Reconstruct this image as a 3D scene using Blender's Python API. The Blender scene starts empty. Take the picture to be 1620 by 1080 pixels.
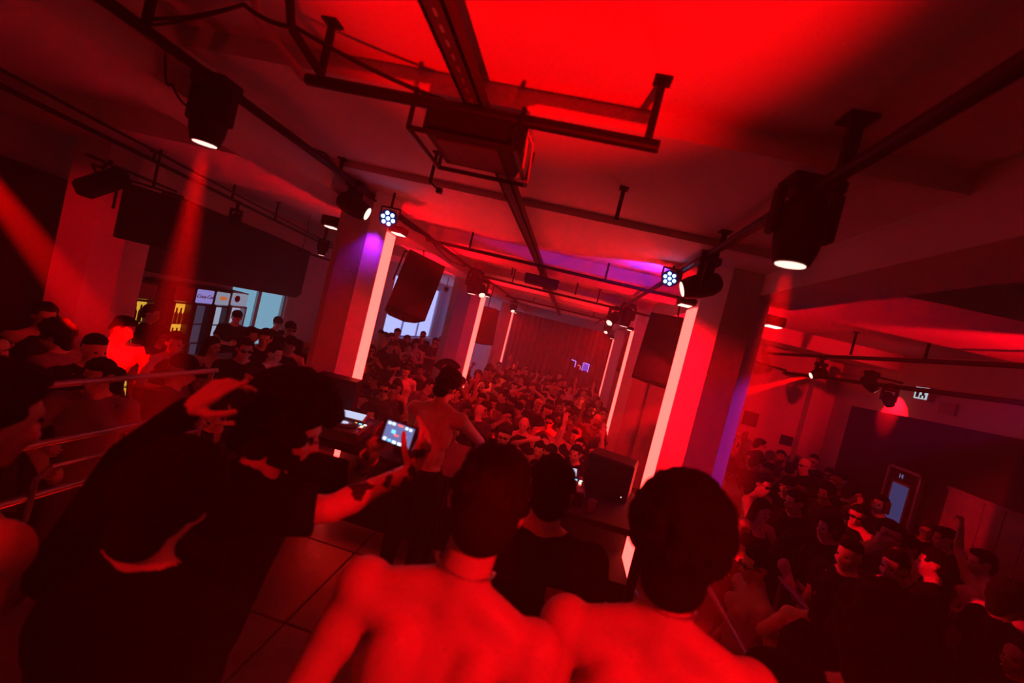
import bpy, bmesh, math, random
from mathutils import Vector, Matrix, noise

random.seed(7)
SC = bpy.context.scene
COL = SC.collection
PI = math.pi
def V(*a): return Vector(a)

# ------------------------------------------------------------------ camera, world, exposure
CAMP = V(0, 0, 3.15)
YAW, PITCH, ROLL = math.radians(6.9), math.radians(-1.96), math.radians(14.0)
_f = V(-math.sin(YAW)*math.cos(PITCH), math.cos(YAW)*math.cos(PITCH), math.sin(PITCH))
_r0 = V(math.cos(YAW), math.sin(YAW), 0); _u0 = _r0.cross(_f)
_r = _r0*math.cos(ROLL) + _u0*math.sin(ROLL); _u = -_r0*math.sin(ROLL) + _u0*math.cos(ROLL)
cam_data = bpy.data.cameras.new('camera'); cam = bpy.data.objects.new('camera', cam_data); COL.objects.link(cam)
M = Matrix((( _r.x, _u.x, -_f.x, CAMP.x), (_r.y, _u.y, -_f.y, CAMP.y), (_r.z, _u.z, -_f.z, CAMP.z), (0, 0, 0, 1)))
cam.matrix_world = M
cam_data.sensor_width = 36.0; cam_data.lens = 16.0; cam_data.clip_start = 0.05; cam_data.clip_end = 200
cam_data.dof.use_dof = True; cam_data.dof.focus_distance = 6.0; cam_data.dof.aperture_fstop = 1.5
SC.camera = cam
SC.view_settings.view_transform = 'Standard'; SC.view_settings.look = 'None'
SC.view_settings.exposure = 0.0; SC.view_settings.gamma = 1.0; SC.view_settings.use_curve_mapping = False
SC.cycles.use_denoising = True
SC.cycles.max_bounces = 4; SC.cycles.diffuse_bounces = 2; SC.cycles.use_adaptive_sampling = True; SC.cycles.adaptive_threshold = 0.02; SC.cycles.glossy_bounces = 2
SC.cycles.transmission_bounces = 3; SC.cycles.volume_bounces = 0; SC.cycles.transparent_max_bounces = 6
SC.cycles.sample_clamp_indirect = 4.0; SC.cycles.sample_clamp_direct = 0
SC.cycles.caustics_reflective = False; SC.cycles.caustics_refractive = False
SC.cycles.volume_step_rate = 4; SC.cycles.volume_max_steps = 64
world = bpy.data.worlds.new('world'); SC.world = world; world.use_nodes = True
world.node_tree.nodes['Background'].inputs[0].default_value = (0.02, 0.0, 0.003, 1)
world.node_tree.nodes['Background'].inputs[1].default_value = 0.3

# thin smoke haze fills the hall
_vs = world.node_tree.nodes.new('ShaderNodeVolumeScatter'); _vs.inputs['Density'].default_value = 0.020; _vs.inputs['Anisotropy'].default_value = 0.35
world.node_tree.links.new(_vs.outputs[0], world.node_tree.nodes['World Output'].inputs['Volume'])
RED = (1.0, 0.0, 0.008)
HOT = (1.0, 0.001, 0.006)
def spot(name, loc, target, watts, size, blend=0.5, color=RED, radius=0.05, parent=None):
    l = bpy.data.lights.new(name, 'SPOT'); l.energy = watts; l.color = color
    l.spot_size = math.radians(size); l.spot_blend = blend; l.shadow_soft_size = radius
    o = bpy.data.objects.new(name, l); COL.objects.link(o)
    d = Vector(target) - Vector(loc)
    o.rotation_euler = d.to_track_quat('-Z', 'Y').to_euler()
    o.location = Vector(loc) - (parent.location if parent else V(0, 0, 0))
    if parent: o.parent = parent
    return o

# ------------------------------------------------------------------ materials
MATS = {}
def mat(name, color, rough=0.7, metal=0.0, bump=0.0, scale=20.0, var=0.0, spec=0.3, emit=None, estr=0.0, vscale=None):
    if name in MATS: return MATS[name]
    m = bpy.data.materials.new(name); m.use_nodes = True
    nt = m.node_tree; b = nt.nodes['Principled BSDF']
    b.inputs['Base Color'].default_value = (*color, 1); b.inputs['Roughness'].default_value = rough
    b.inputs['Metallic'].default_value = metal; b.inputs['Specular IOR Level'].default_value = spec
    if emit:
        b.inputs['Emission Color'].default_value = (*emit, 1); b.inputs['Emission Strength'].default_value = estr
    if bump or var:
        tc = nt.nodes.new('ShaderNodeTexCoord'); nz = nt.nodes.new('ShaderNodeTexNoise')
        nz.inputs['Scale'].default_value = vscale or scale; nz.inputs['Detail'].default_value = 5
        nt.links.new(tc.outputs['Object'], nz.inputs['Vector'])
        if var:
            r = nt.nodes.new('ShaderNodeValToRGB')
            r.color_ramp.elements[0].position = 0.3; r.color_ramp.elements[1].position = 0.7
            r.color_ramp.elements[0].color = (*[c*(1-var) for c in color], 1)
            r.color_ramp.elements[1].color = (*[min(1, c*(1+var)) for c in color], 1)
            nt.links.new(nz.outputs['Fac'], r.inputs['Fac']); nt.links.new(r.outputs['Color'], b.inputs['Base Color'])
        if bump:
            n2 = nt.nodes.new('ShaderNodeTexNoise'); n2.inputs['Scale'].default_value = scale; n2.inputs['Detail'].default_value = 6
            nt.links.new(tc.outputs['Object'], n2.inputs['Vector'])
            bp = nt.nodes.new('ShaderNodeBump'); bp.inputs['Strength'].default_value = bump; bp.inputs['Distance'].default_value = 0.02
            nt.links.new(n2.outputs['Fac'], bp.inputs['Height']); nt.links.new(bp.outputs['Normal'], b.inputs['Normal'])
    MATS[name] = m
    return m
def emat(name, color, strength):
    if name in MATS: return MATS[name]
    m = bpy.data.materials.new(name); m.use_nodes = True; nt = m.node_tree
    nt.nodes.remove(nt.nodes['Principled BSDF'])
    e = nt.nodes.new('ShaderNodeEmission'); e.inputs[0].default_value = (*color, 1); e.inputs[1].default_value = strength
    nt.links.new(e.outputs[0], nt.nodes['Material Output'].inputs[0])
    MATS[name] = m
    return m
plaster = mat('plaster', (0.62, 0.58, 0.58), 0.85, var=0.03, vscale=1.3)
colplaster = mat('column_plaster', (0.66, 0.60, 0.62), 0.8, bump=0.35, scale=60, var=0.05, vscale=3)
concrete = mat('concrete', (0.10, 0.095, 0.10), 0.75, bump=0.2, scale=25, var=0.25, vscale=1.5)
stage_m = mat('stage_ply', (0.10, 0.09, 0.09), 0.45, bump=0.1, scale=40, var=0.3, vscale=3)
blackm = mat('black_metal', (0.008, 0.0075, 0.008), 0.5, 0.2, spec=0.2)
blackp = mat('black_plastic', (0.007, 0.0065, 0.007), 0.6, bump=0.05, scale=120, spec=0.15)
steel = mat('grey_steel', (0.30, 0.29, 0.30), 0.4, 0.7, var=0.15, vscale=8)
drape = mat('black_drape', (0.020, 0.016, 0.020), 0.95, bump=0.4, scale=30)
board = mat('dark_board', (0.035, 0.03, 0.04), 0.8, bump=0.1, scale=30, var=0.2, vscale=2)
bracket_m = mat('bracket_steel', (0.05, 0.045, 0.05), 0.6, 0.4)
grille = mat('speaker_grille', (0.016, 0.014, 0.016), 0.75, bump=0.4, scale=260, spec=0.1)
paletube = mat('white_conduit', (0.55, 0.5, 0.5), 0.5)
lens_red = emat('lens_red_hot', (1.0, 0.50, 0.42), 2.2)
lens_white = emat('lens_warm', (1.0, 0.62, 0.50), 2.0)
led_blue = emat('led_blue', (0.20, 0.42, 1.0), 6.0)
face_glow_m = emat('lit_face_glow', (1.0, 0.034, 0.028), 10.0)  # glow put in for the downlit plaster of the column faces
violet_glow_m = emat('violet_glow', (0.75, 0.42, 0.9), 1.3)
win_glass = emat('window_daylight', (0.22, 0.47, 0.66), 0.85)
win_glass2 = emat('window_daylight_far', (0.36, 0.43, 0.90), 1.6)

# ------------------------------------------------------------------ mesh builder
class MB:
    def __init__(s): s.v = []; s.f = []
    def add(s, vs, fs):
        n = len(s.v); s.v += [tuple(x) for x in vs]; s.f += [tuple(i+n for i in f) for f in fs]; return s
    def box(s, c, size, R=None, bevel=0):
        hx, hy, hz = [d/2 for d in size]; c = Vector(c); vs = []
        if bevel:
            b = min(bevel, hx*.9, hy*.9, hz*.9); bm = bmesh.new()
            bmesh.ops.create_cube(bm, size=1.0)
            for vv in bm.verts: vv.co = V(vv.co.x*size[0], vv.co.y*size[1], vv.co.z*size[2])
            bmesh.ops.bevel(bm, geom=bm.edges[:], offset=b, segments=1, affect='EDGES')
            bm.verts.index_update()
            vs = [c + ((R @ vv.co) if R else vv.co) for vv in bm.verts]; fs = [[q.index for q in ff.verts] for ff in bm.faces]
            bm.free(); return s.add(vs, fs)
        for x in (-hx, hx):
            for y in (-hy, hy):
                for z in (-hz, hz):
                    p = V(x, y, z); vs.append(c + ((R @ p) if R else p))
        return s.add(vs, [(0,1,3,2),(4,6,7,5),(0,4,5,1),(2,3,7,6),(0,2,6,4),(1,5,7,3)])
    def bb(s, a, b, bevel=0):
        return s.box([(a[i]+b[i])/2 for i in range(3)], [abs(b[i]-a[i]) for i in range(3)], None, bevel)
    def cyl(s, p0, p1, r0, r1=None, seg=12, caps=True):
        r1 = r0 if r1 is None else r1
        p0, p1 = Vector(p0), Vector(p1); d = (p1-p0).normalized()
        a = d.orthogonal().normalized(); b = d.cross(a); vs = []
        for p, r in ((p0, r0), (p1, r1)):
            for i in range(seg):
                t = 2*PI*i/seg; vs.append(p + a*math.cos(t)*r + b*math.sin(t)*r)
        fs = [(i, (i+1) % seg, seg+(i+1) % seg, seg+i) for i in range(seg)]
        if caps: fs += [tuple(range(seg))[::-1], tuple(range(seg, 2*seg))]
        return s.add(vs, fs)
    def lathe(s, p0, d, prof, seg=20):
        # prof: list of (distance along d, radius)
        p0 = Vector(p0); d = Vector(d).normalized(); a = d.orthogonal().normalized(); b = d.cross(a); vs = []
        for h, r in prof:
            for i in range(seg):
                t = 2*PI*i/seg; vs.append(p0 + d*h + a*math.cos(t)*r + b*math.sin(t)*r)
        fs = []
        for k in range(len(prof)-1):
            for i in range(seg):
                j = (i+1) % seg; fs.append((k*seg+i, k*seg+j, (k+1)*seg+j, (k+1)*seg+i))
        fs += [tuple(range(seg))[::-1], tuple(range((len(prof)-1)*seg, len(prof)*seg))]
        return s.add(vs, fs)
    def tube(s, pts, r, seg=8):
        for a, b in zip(pts[:-1], pts[1:]): s.cyl(a, b, r, r, seg)
        return s
    def prism(s, poly, z0, z1):
        n = len(poly); vs = [(x, y, z0) for x, y in poly] + [(x, y, z1) for x, y in poly]
        fs = [(i, (i+1) % n, n+(i+1) % n, n+i) for i in range(n)] + [tuple(range(n))[::-1], tuple(range(n, 2*n))]
        return s.add(vs, fs)
    def extrude(s, poly, d):
        n = len(poly); d = Vector(d); vs = [Vector(p) for p in poly] + [Vector(p)+d for p in poly]
        fs = [(i, (i+1) % n, n+(i+1) % n, n+i) for i in range(n)] + [tuple(range(n))[::-1], tuple(range(n, 2*n))]
        return s.add(vs, fs)
    def ell(s, c, r, R=None, u=12, w=8):
        c = Vector(c); vs = []
        if not hasattr(r, '__len__'): r = (r, r, r)
        vs.append(V(0, 0, -r[2]))
        for j in range(1, w):
            ph = -PI/2 + PI*j/w
            for i in range(u):
                t = 2*PI*i/u; vs.append(V(r[0]*math.cos(ph)*math.cos(t), r[1]*math.cos(ph)*math.sin(t), r[2]*math.sin(ph)))
        vs.append(V(0, 0, r[2])); n = len(vs)
        fs = [(0, 1+(i+1) % u, 1+i) for i in range(u)]
        for j in range(w-2):
            for i in range(u):
                a = 1+j*u; fs.append((a+i, a+(i+1) % u, a+u+(i+1) % u, a+u+i))
        a = 1+(w-2)*u; fs += [(a+i, a+(i+1) % u, n-1) for i in range(u)]
        return s.add([c + ((R @ p) if R else p) for p in vs], fs)
    def cap(s, p0, r0, p1, r1=None, seg=10):
        # tapered capsule
        r1 = r0 if r1 is None else r1
        s.ell(p0, r0, None, seg, 6); s.ell(p1, r1, None, seg, 6)
        return s.cyl(p0, p1, r0, r1, seg)
    def mesh(s, name, off=None):
        me = bpy.data.meshes.new(name); o = off or V(0, 0, 0)
        me.from_pydata([(x-o[0], y-o[1], z-o[2]) for x, y, z in s.v], [], s.f); me.update(); return me

def smooth(me, ang=40):
    for p in me.polygons: p.use_smooth = True
    try: me.set_sharp_from_angle(angle=math.radians(ang))
    except Exception: pass
def tag(o, label=None, cat=None, group=None, kind=None):
    if label: o['label'] = label
    if cat: o['category'] = cat
    if group: o['group'] = group
    if kind: o['kind'] = kind
    return o
def thing(name, loc, label, cat, group=None):
    o = bpy.data.objects.new(name, None); COL.objects.link(o); o.location = loc; o.empty_display_size = 0.1
    return tag(o, label, cat, group)
def wloc(o):
    p = V(0, 0, 0)
    while o: p += o.location; o = o.parent
    return p
def part(name, mb, m, parent=None, sm=False, ang=40):
    """world-coordinate MB -> one mesh object (child of parent)"""
    off = wloc(parent) if parent else V(0, 0, 0)
    me = mb.mesh(name, off); me.materials.append(m)
    if sm: smooth(me, ang)
    o = bpy.data.objects.new(name, me); COL.objects.link(o)
    if parent: o.parent = parent
    return o
def single(name, mb, m, label, cat, group=None, sm=False, kind=None):
    """a thing that is one mesh; its origin goes to its lowest centre"""
    xs = [p[0] for p in mb.v]; ys = [p[1] for p in mb.v]; zs = [p[2] for p in mb.v]
    off = V((min(xs)+max(xs))/2, (min(ys)+max(ys))/2, min(zs))
    me = mb.mesh(name, off); me.materials.append(m)
    if sm: smooth(me)
    o = bpy.data.objects.new(name, me); COL.objects.link(o); o.location = off
    return tag(o, label, cat, group, kind)
def struct(name, mb, m, parent=None):
    o = part(name, mb, m, parent)
    if not parent: o['kind'] = 'structure'
    return o

# ------------------------------------------------------------------ the room
XL, XR, YB, YF = -6.5, 5.6, -3.2, 22.0
ZC = 4.27
fl = MB(); fl.bb((XL-.3, YB-.3, -.2), (XR+.3, YF+.3, 0)); struct('floor', fl, concrete)
ce = struct('ceiling', MB().bb((XL-.3, YB-.3, ZC), (XR+.3, YF+.3, ZC+.25)), plaster)
def beam(a, b): return part('beam', MB().bb(a, b), plaster, ce)
# shallow steps of the slab between the two beam lines, then cross ribs
beam((-2.35, 2.18, 4.165), (1.5, 3.65, ZC+.01))
beam((-2.35, 3.65, 4.11), (1.5, 5.3, ZC+.01))
for y0, y1 in ((6.4, 7.7), (9.6, 12.0), (13.2, 14.3), (16.0, 18.2)):
    beam((-2.75, y0, 4.11), (1.95, y1, ZC+.01))
beam((-2.85, YB, 3.93), (-2.35, YF, ZC+.01))
beam((1.5, YB, 3.92), (1.95, YF, ZC+.01))
for y0, y1 in ((3.8, 5.4), (9.9, 11.5)):
    beam((XL, y0, 4.05), (-2.85, y1, ZC+.01))
beam((1.95, 3.65, 4.05), (XR, 5.4, ZC+.01))
beam((1.95, 8.6, 4.0), (XR, 9.4, ZC+.01))
# left wall with its two window openings
wl = MB()
def wall_x(mb, x0, x1, holes, y0, y1, z0, z1):
    ys = sorted({y0, y1, *[h[0] for h in holes], *[h[1] for h in holes]})
    for a, b in zip(ys[:-1], ys[1:]):
        hs = [h for h in holes if h[0] <= a and h[1] >= b]
        if not hs: mb.bb((x0, a, z0), (x1, b, z1))
        else:
            h = hs[0]; mb.bb((x0, a, z0), (x1, b, h[2])); mb.bb((x0, a, h[3]), (x1, b, z1))
W1 = (8.05, 9.8, 1.35, 3.3); W2 = (15.6, 21.3, 1.62, 3.95)
wall_x(wl, XL-.25, XL, [W1, W2], YB, YF, 0, ZC)
struct('wall_left', wl, plaster)
struct('wall_right', MB().bb((XR, YB, 0), (XR+.25, YF, ZC)), plaster)
struct('wall_back', MB().bb((XL, YB-.25, 0), (XR, YB, ZC)), plaster)
struct('wall_front', MB().bb((XL, YF, 0), (XR, YF+.25, ZC)), plaster)
struct('wall_partition', MB().bb((1.95, 10.2, 0), (XR, 10.4, ZC)), plaster)
frame_m = mat('window_frame', (0.55, 0.58, 0.62), 0.5)
def window(name, W, n, glass, rows=1):
    y0, y1, z0, z1 = W
    root = thing(name, V(XL-.12, (y0+y1)/2, z0), None, None); root['kind'] = 'structure'
    f = MB(); t = .06
    f.bb((XL-.16, y0, z0), (XL-.04, y1, z0+t)).bb((XL-.16, y0, z1-t), (XL-.04, y1, z1)).bb((XL-.16, y0, z0), (XL-.04, y0+t, z1)).bb((XL-.16, y1-t, z0), (XL-.04, y1, z1))
    part('window_frame', f, frame_m, root)
    for i in range(n):
        a = y0+t+(y1-y0-2*t)*i/n; b = y0+t+(y1-y0-2*t)*(i+1)/n
        part('pane', MB().bb((XL-.12, a, z0+t), (XL-.10, b, z1-t)), glass, root)
        if i: part('mullion', MB().bb((XL-.15, a-.05, z0+t), (XL-.05, a+.05, z1-t)), frame_m, root)
    part('window_sill', MB().bb((XL-.2, y0-.05, z0-.05), (XL+.10, y1+.05, z0), .01), frame_m, root)
    return root
window('window_1', W1, 2, win_glass)
window('window_2', W2, 3, win_glass2)

# ------------------------------------------------------------------ columns (chamfered, downlight on the flat inner face put in as glow)
def column(x0, x1, y0, y1, ch, zs, side, label, zstrip0=0.3, z0=0.0, name=None):
    cx, cy = (x0+x1)/2, (y0+y1)/2
    root = thing('column', V(cx, cy, z0), label, 'column', 'chamfered columns of the hall')
    part('shaft', MB().prism([(x0+ch, y0), (x1-ch, y0), (x1, y0+ch), (x1, y1-ch), (x1-ch, y1), (x0+ch, y1), (x0, y1-ch), (x0, y0+ch)], z0, 4.12), colplaster, root)
    if side:
        x = x1 if side > 0 else x0
        part('glow_panel', MB().bb((x-.002*side, y0+ch+.01, zstrip0), (x+.012*side, y1-ch-.01, zs)), face_glow_m, root)
        hd = part('downlight', MB().bb((x, cy-.09, zs+.02), (x+side*.15, cy+.09, zs+.09), .012), blackm, root)
        part('downlight_lens', MB().bb((x+side*.03, cy-.07, zs+.012), (x+side*.13, cy+.07, zs+.022)), lens_white, hd)
    return root
column(-2.56, -2.04, 4.27, 4.76, .13, 3.76, 1, 'large chamfered column with lit face made to glow, left behind the DJ table')
column(1.07, 1.67, 4.20, 4.92, .17, 3.72, -1, 'large chamfered column with lit face made to glow, right behind the DJ table')
column(-2.95, -2.23, 10.3, 11.2, .2, 3.66, 1, 'middle column of the left row, lit face made to glow toward the crowd')
column(1.36, 2.05, 10.3, 11.2, .2, 3.68, -1, 'middle column of the right row, lit face made to glow toward the crowd')
column(-3.0, -2.3, 16.6, 17.5, .29, 3.62, 1, 'farthest column of the left row with thin lit face made to glow')
column(1.57, 2.27, 16.6, 17.5, .29, 3.55, -1, 'farthest column of the right row with thin lit face made to glow')
column(-6.2, -5.34, 4.57, 5.28, .2, 0, 0, 'unlit red column by the bar at the far left', z0=.50)
# ------------------------------------------------------------------ stage, platforms
STZ = 0.85; LP = 0.50; RP = 0.35   # stage, left platform, right platform heights
st = struct('stage', MB().bb((-2.75, YB, 0), (1.38, 4.85, STZ-.03)), mat('stage_frame', (0.03, 0.03, 0.03), 0.7))
st['label'] = 'low black stage carrying the DJ table'
for i in range(6):
    for j in range(5):
        x0 = -2.75+4.13*i/6; y0 = -0.2+5.05*j/5
        part('stage_deck', MB().bb((x0+.006, y0+.006, STZ-.03), (x0+4.13/6-.006, y0+5.05/5-.006, STZ), .006), stage_m, st)
part('stage_deck', MB().bb((-2.75, YB, STZ-.03), (1.38, -.21, STZ), .006), stage_m, st)
rs = struct('stage_riser', MB().bb((-1.9, YB, STZ), (1.2, 1.5, 1.0), .01), stage_m)
struct('bar_platform', MB().bb((XL, YB, 0), (-2.76, 5.15, LP), .01).bb((XL, 5.15, 0), (-3.45, 15.0, LP), .01), concrete)
struct('aisle_platform', MB().bb((2.06, YB, 0), (XR, 10.2, RP), .01), concrete)
# ------------------------------------------------------------------ left: dark boards above the bar, fridges, bar
single('hanging_board', MB().extrude([(-6.38, 5.55, 2.62), (-6.38, 9.80, 2.56), (-6.38, 9.97, 2.66), (-6.38, 9.97, 3.68), (-6.38, 8.5, 3.76), (-6.38, 5.55, 3.86)], (.07, 0, 0)), board, 'long black board hanging above the bar fridges and window', 'board')
single('wall_drape', MB().extrude([(-6.44, 2.6, LP), (-6.44, 4.97, LP), (-6.44, 4.97, 3.55), (-6.44, 2.6, 3.7)], (.06, 0, 0)), drape, 'black drape on the wall left of the unlit column', 'curtain')
white_e = mat('fridge_white', (0.55, 0.55, 0.6), 0.4)
fr_dark = mat('fridge_dark', (0.05, 0.045, 0.06), 0.4)
yellow_in = emat('fridge_amber_light', (1.0, 0.55, 0.05), 0.75)
white_in = emat('fridge_white_light', (0.55, 0.65, 0.9), 0.6)
dim_in = emat('fridge_dim_light', (0.20, 0.16, 0.30), 0.22)
glass_b = mat('amber_bottle', (0.10, 0.04, 0.01), 0.15, spec=0.6)
glass_d = mat('dark_bottle', (0.02, 0.05, 0.03), 0.15, spec=0.6)
hdr_p = emat('header_purple', (0.36, 0.30, 0.80), 0.75)
hdr_r = mat('header_red', (0.35, 0.04, 0.04), 0.5)
hdr_w = emat('header_white', (0.5, 0.55, 0.75), 0.5)
txt_r = mat('sign_red_ink', (0.35, 0.02, 0.08), 0.5)
txt_o = emat('sign_orange', (1.0, 0.22, 0.05), 0.6)
def text_on(s, loc, size, m, parent, axis='x', name='lettering', shear=0.0, ext=0.003):
    cu = bpy.data.curves.new(name, 'FONT'); cu.body = s; cu.size = size; cu.extrude = ext; cu.align_x = 'CENTER'; cu.align_y = 'CENTER'; cu.shear = shear
    t = bpy.data.objects.new(name, cu); COL.objects.link(t)
    R = Matrix(((0, 0, 1), (1, 0, 0), (0, 1, 0))) if axis == 'x' else Matrix(((1, 0, 0), (0, 0, -1), (0, 1, 0)))
    dg = bpy.context.evaluated_depsgraph_get(); me = bpy.data.meshes.new_from_object(t.evaluated_get(dg))
    bpy.data.objects.remove(t); me.transform(R.to_4x4()); me.materials.clear(); me.materials.append(m)
    o = bpy.data.objects.new(name, me); COL.objects.link(o); o.location = Vector(loc)-(wloc(parent) if parent else V(0,0,0)); o.parent = parent
    return o
def fridge(y0, y1, zt, inner, hdr, label, body=fr_dark, bottles=None, text=None):
    r = thing('drinks_fridge', V(-6.15, (y0+y1)/2, LP), label, 'fridge', 'drinks fridges behind the bar')
    b = MB(); xb, xf = -6.46, -5.92; t = .035
    b.bb((xb, y0, LP), (xb+.04, y1, zt)).bb((xb, y0, LP), (xf, y0+t, zt)).bb((xb, y1-t, LP), (xf, y1, zt)).bb((xb, y0, zt-.04), (xf, y1, zt)).bb((xb, y0, LP), (xf, y1, LP+.2))
    part('body', b, body, r)
    part('glow_panel', MB().bb((xf-.09, y0+t, LP+.21), (xf-.08, y1-t, zt-.26)), inner, r)
    part('header', MB().bb((xf-.03, y0+.01, zt-.24), (xf+.015, y1-.01, zt-.02), .01), hdr, r)
    for k in range(4): part('shelf', MB().bb((xf-.075, y0+t, .95+k*.32), (xf-.005, y1-t, .965+k*.32)), steel, r)
    d = part('door', MB().bb((xf, y0, LP+.2), (xf+.03, y0+t, zt-.25)).bb((xf, y1-t, LP+.2), (xf+.03, y1, zt-.25)).bb((xf, y0, LP+.2), (xf+.03, y1, LP+.23)).bb((xf, y0, zt-.28), (xf+.03, y1, zt-.25)), body, r)
    part('handle', MB().cyl((xf+.05, y0+.03, 1.2), (xf+.05, y0+.03, 1.6), .01), steel, d)
    if text: text_on(text[0], (xf+.018, (y0+y1)/2, zt-.13), text[1], text[2], r, shear=text[3])
    if bottles:
        for k in range(1, 4):
            n = 4
            for i in range(n):
                yy = y0+t+.03+(y1-y0-2*t-.06)*i/(n-1); z = .965+k*.32
                bm_ = MB().lathe((-5.955, yy, z+.001), (0, 0, 1), [(0, .026), (.14, .027), (.18, .012), (.235, .011), (.24, .013)], 10)
                single('bottle', bm_, bottles, f'small bottle on the {("lower", "middle", "upper")[k-1]} shelf, {"amber fridge nearest column" if y0 < 6 else "amber fridge by purple header"}, {("leftmost", "second from left", "third from left", "rightmost")[i]}', 'bottle', 'bottles in the amber lit fridges', sm=True)
    return r
fridge(5.52, 5.90, 2.50, yellow_in, hdr_r, 'amber lit drinks fridge nearest the unlit column', bottles=glass_b)
fridge(6.20, 6.56, 2.52, yellow_in, hdr_r, 'amber lit drinks fridge beside the purple topped fridge', bottles=glass_d)
fridge(6.60, 6.96, 2.52, dim_in, hdr_p, 'drinks fridge with purple lit header and script lettering', text=('Coca-Cola', .085, txt_r, .35))
fridge(7.00, 7.32, 2.52, white_in, hdr_w, 'drinks fridge with orange logo on its header', text=None)
part('logo', MB().ell((-5.90, 7.16, 2.40), (.012, .085, .035)), txt_o, bpy.data.objects['drinks_fridge.003'])
fe = fridge(7.36, 7.76, 2.54, white_in, hdr_w, 'white drinks fridge with round logo beside the window', body=white_e)
part('logo', MB().lathe((-5.905, 7.48, 2.42), (1, 0, 0), [(0, .06), (.012, .06)]), txt_r, fe)
# back bar rack between the amber fridges
r = thing('back_bar_rack', V(-6.2, 6.05, LP), 'dark back bar rack between the two amber fridges', 'shelf')
b = MB().bb((-6.46, 5.93, LP), (-5.95, 5.96, 2.3)).bb((-6.46, 6.14, LP), (-5.95, 6.17, 2.3))
part('side_panel', b, fr_dark, r)
for k in range(5): part('shelf', MB().bb((-6.46, 5.96, .7+.4*k), (-5.97, 6.14, .73+.4*k)), fr_dark, r)
single('coffee_machine', MB().bb((-6.3, 5.97, 2.34), (-6.0, 6.13, 2.50), .03).cyl((-6.15, 6.05, 2.49), (-6.15, 6.05, 2.56), .05), fr_dark, 'dark machine standing on the back bar rack', 'machine')
# pale arched cooler with a string of bulbs
r = thing('arched_cooler', V(-6.15, 5.3, LP), 'pale arched cooler lit by bulbs beside the unlit column', 'cooler')
part('body', MB().bb((-6.45, 5.33, LP), (-6.0, 5.49, 2.2), .02), fr_dark, r)
part('arched_top', MB().lathe((-6.42, 5.41, 2.28), (1, 0, 0), [(0, .085), (.4, .085), (.44, .07)], 20), emat('arched_top_light', (0.32, 0.45, 0.7), 0.5), r, True)
bulb_e = emat('bulb_cool', (0.75, 0.85, 1.0), 1.6)
for k in range(14):
    part('bulb', MB().ell((-5.97, 5.44-.004*k, 2.15-.07*k), .013, None, 6, 4), bulb_e, r)
# bar counter
r = thing('bar_counter', V(-5.2, 7.6, LP), 'dark bar counter in front of the fridges', 'counter')
for k in range(6): part('front_panel', MB().bb((-5.0, 5.65+.7*k, LP), (-4.95, 6.33+.7*k, 1.50), .008), board, r)
part('worktop', MB().bb((-5.45, 5.6, 1.50), (-4.9, 9.85, 1.56), .012), mat('bar_top', (0.25, 0.27, 0.30), 0.25), r)
for k in range(6):
    y = 8.55+.16*k
    g = thing('candle_glass', V(-5.15, y, 1.56), f'small glowing candle glass on the bar counter, {("leftmost", "second", "third", "fourth", "fifth", "rightmost")[k]} of the row', 'candle', 'candle glasses on the bar')
    part('glass', MB().lathe((-5.15, y, 1.56), (0, 0, 1), [(0, .03), (.09, .035)], 10), mat('frosted_glass', (.5, .55, .6), .4), g, True)
    part('flame', MB().ell((-5.15, y, 1.68), (.024, .024, .03), None, 8, 6), emat('candle_glow', (0.8, 0.95, 1.0), 3.0), g)
# dim cool work lamps over the bar: a real ceiling strip
r = thing('bar_strip_lamp', V(-5.3, 8.6, 3.55), 'thin tube lamp above the bar by the window', 'lamp')
part('housing', MB().bb((-5.34, 8.0, 3.53), (-5.26, 9.4, 3.57)), blackm, r)
for y in (8.1, 9.3): part('hanger', MB().cyl((-5.3, y, 3.56), (-5.3, y, ZC), .006), blackm, r)

# ------------------------------------------------------------------ right: black board wall, door, boards, signs
single('wall_board', MB().extrude([(5.50, 3.0, RP), (5.50, 9.43, RP), (5.50, 9.43, 3.23), (5.50, 6.24, 3.30), (5.50, 3.0, 3.36)], (.095, 0, 0)), board, 'large black board covering the right wall', 'board')
d = thing('door_1', V(5.5, 7.67, RP), None, None); d['kind'] = 'structure'
door_line = mat('door_trim_pale', (0.45, 0.47, 0.62), 0.5)
part('door_leaf', MB().bb((5.47, 7.36, RP), (5.497, 7.98, 2.42)), mat('door_dark', (.04, .035, .06), .6), d)
part('door_frame', MB().bb((5.44, 7.32, RP), (5.497, 7.36, 2.47)).bb((5.44, 7.98, RP), (5.497, 8.02, 2.47)).bb((5.44, 7.32, 2.43), (5.497, 8.02, 2.47)), door_line, d)
part('pane', MB().bb((5.462, 7.52, 1.2), (5.47, 7.86, 2.22)), emat('door_pane_glow', (0.10, 0.12, 0.40), 0.32), d)
part('pane_frame', MB().bb((5.455, 7.49, 1.18), (5.468, 7.52, 2.25)).bb((5.455, 7.86, 1.18), (5.468, 7.89, 2.25)).bb((5.455, 7.49, 2.22), (5.468, 7.89, 2.25)), door_line, d)
text_on('14', (5.462, 7.74, 2.34), .1, emat('door_sign_glow', (.25, .25, .6), .5), d).rotation_euler = (0, 0, PI)
pale_board = mat('pale_board', (0.20, 0.17, 0.20), 0.7, bump=0.1, var=0.2, vscale=4)
r = thing('board_screen', V(5.4, 5.6, RP), 'low screen of pale upright boards right of the door', 'screen')
for k in range(9):
    y = 4.35+.27*k; part('upright_board', MB().bb((5.38, y, RP), (5.43, y+.262, 2.44), .006), pale_board, r)
part('top_rail', MB().bb((5.37, 4.35, 2.44), (5.44, 6.79, 2.48)), pale_board, r)
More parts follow.
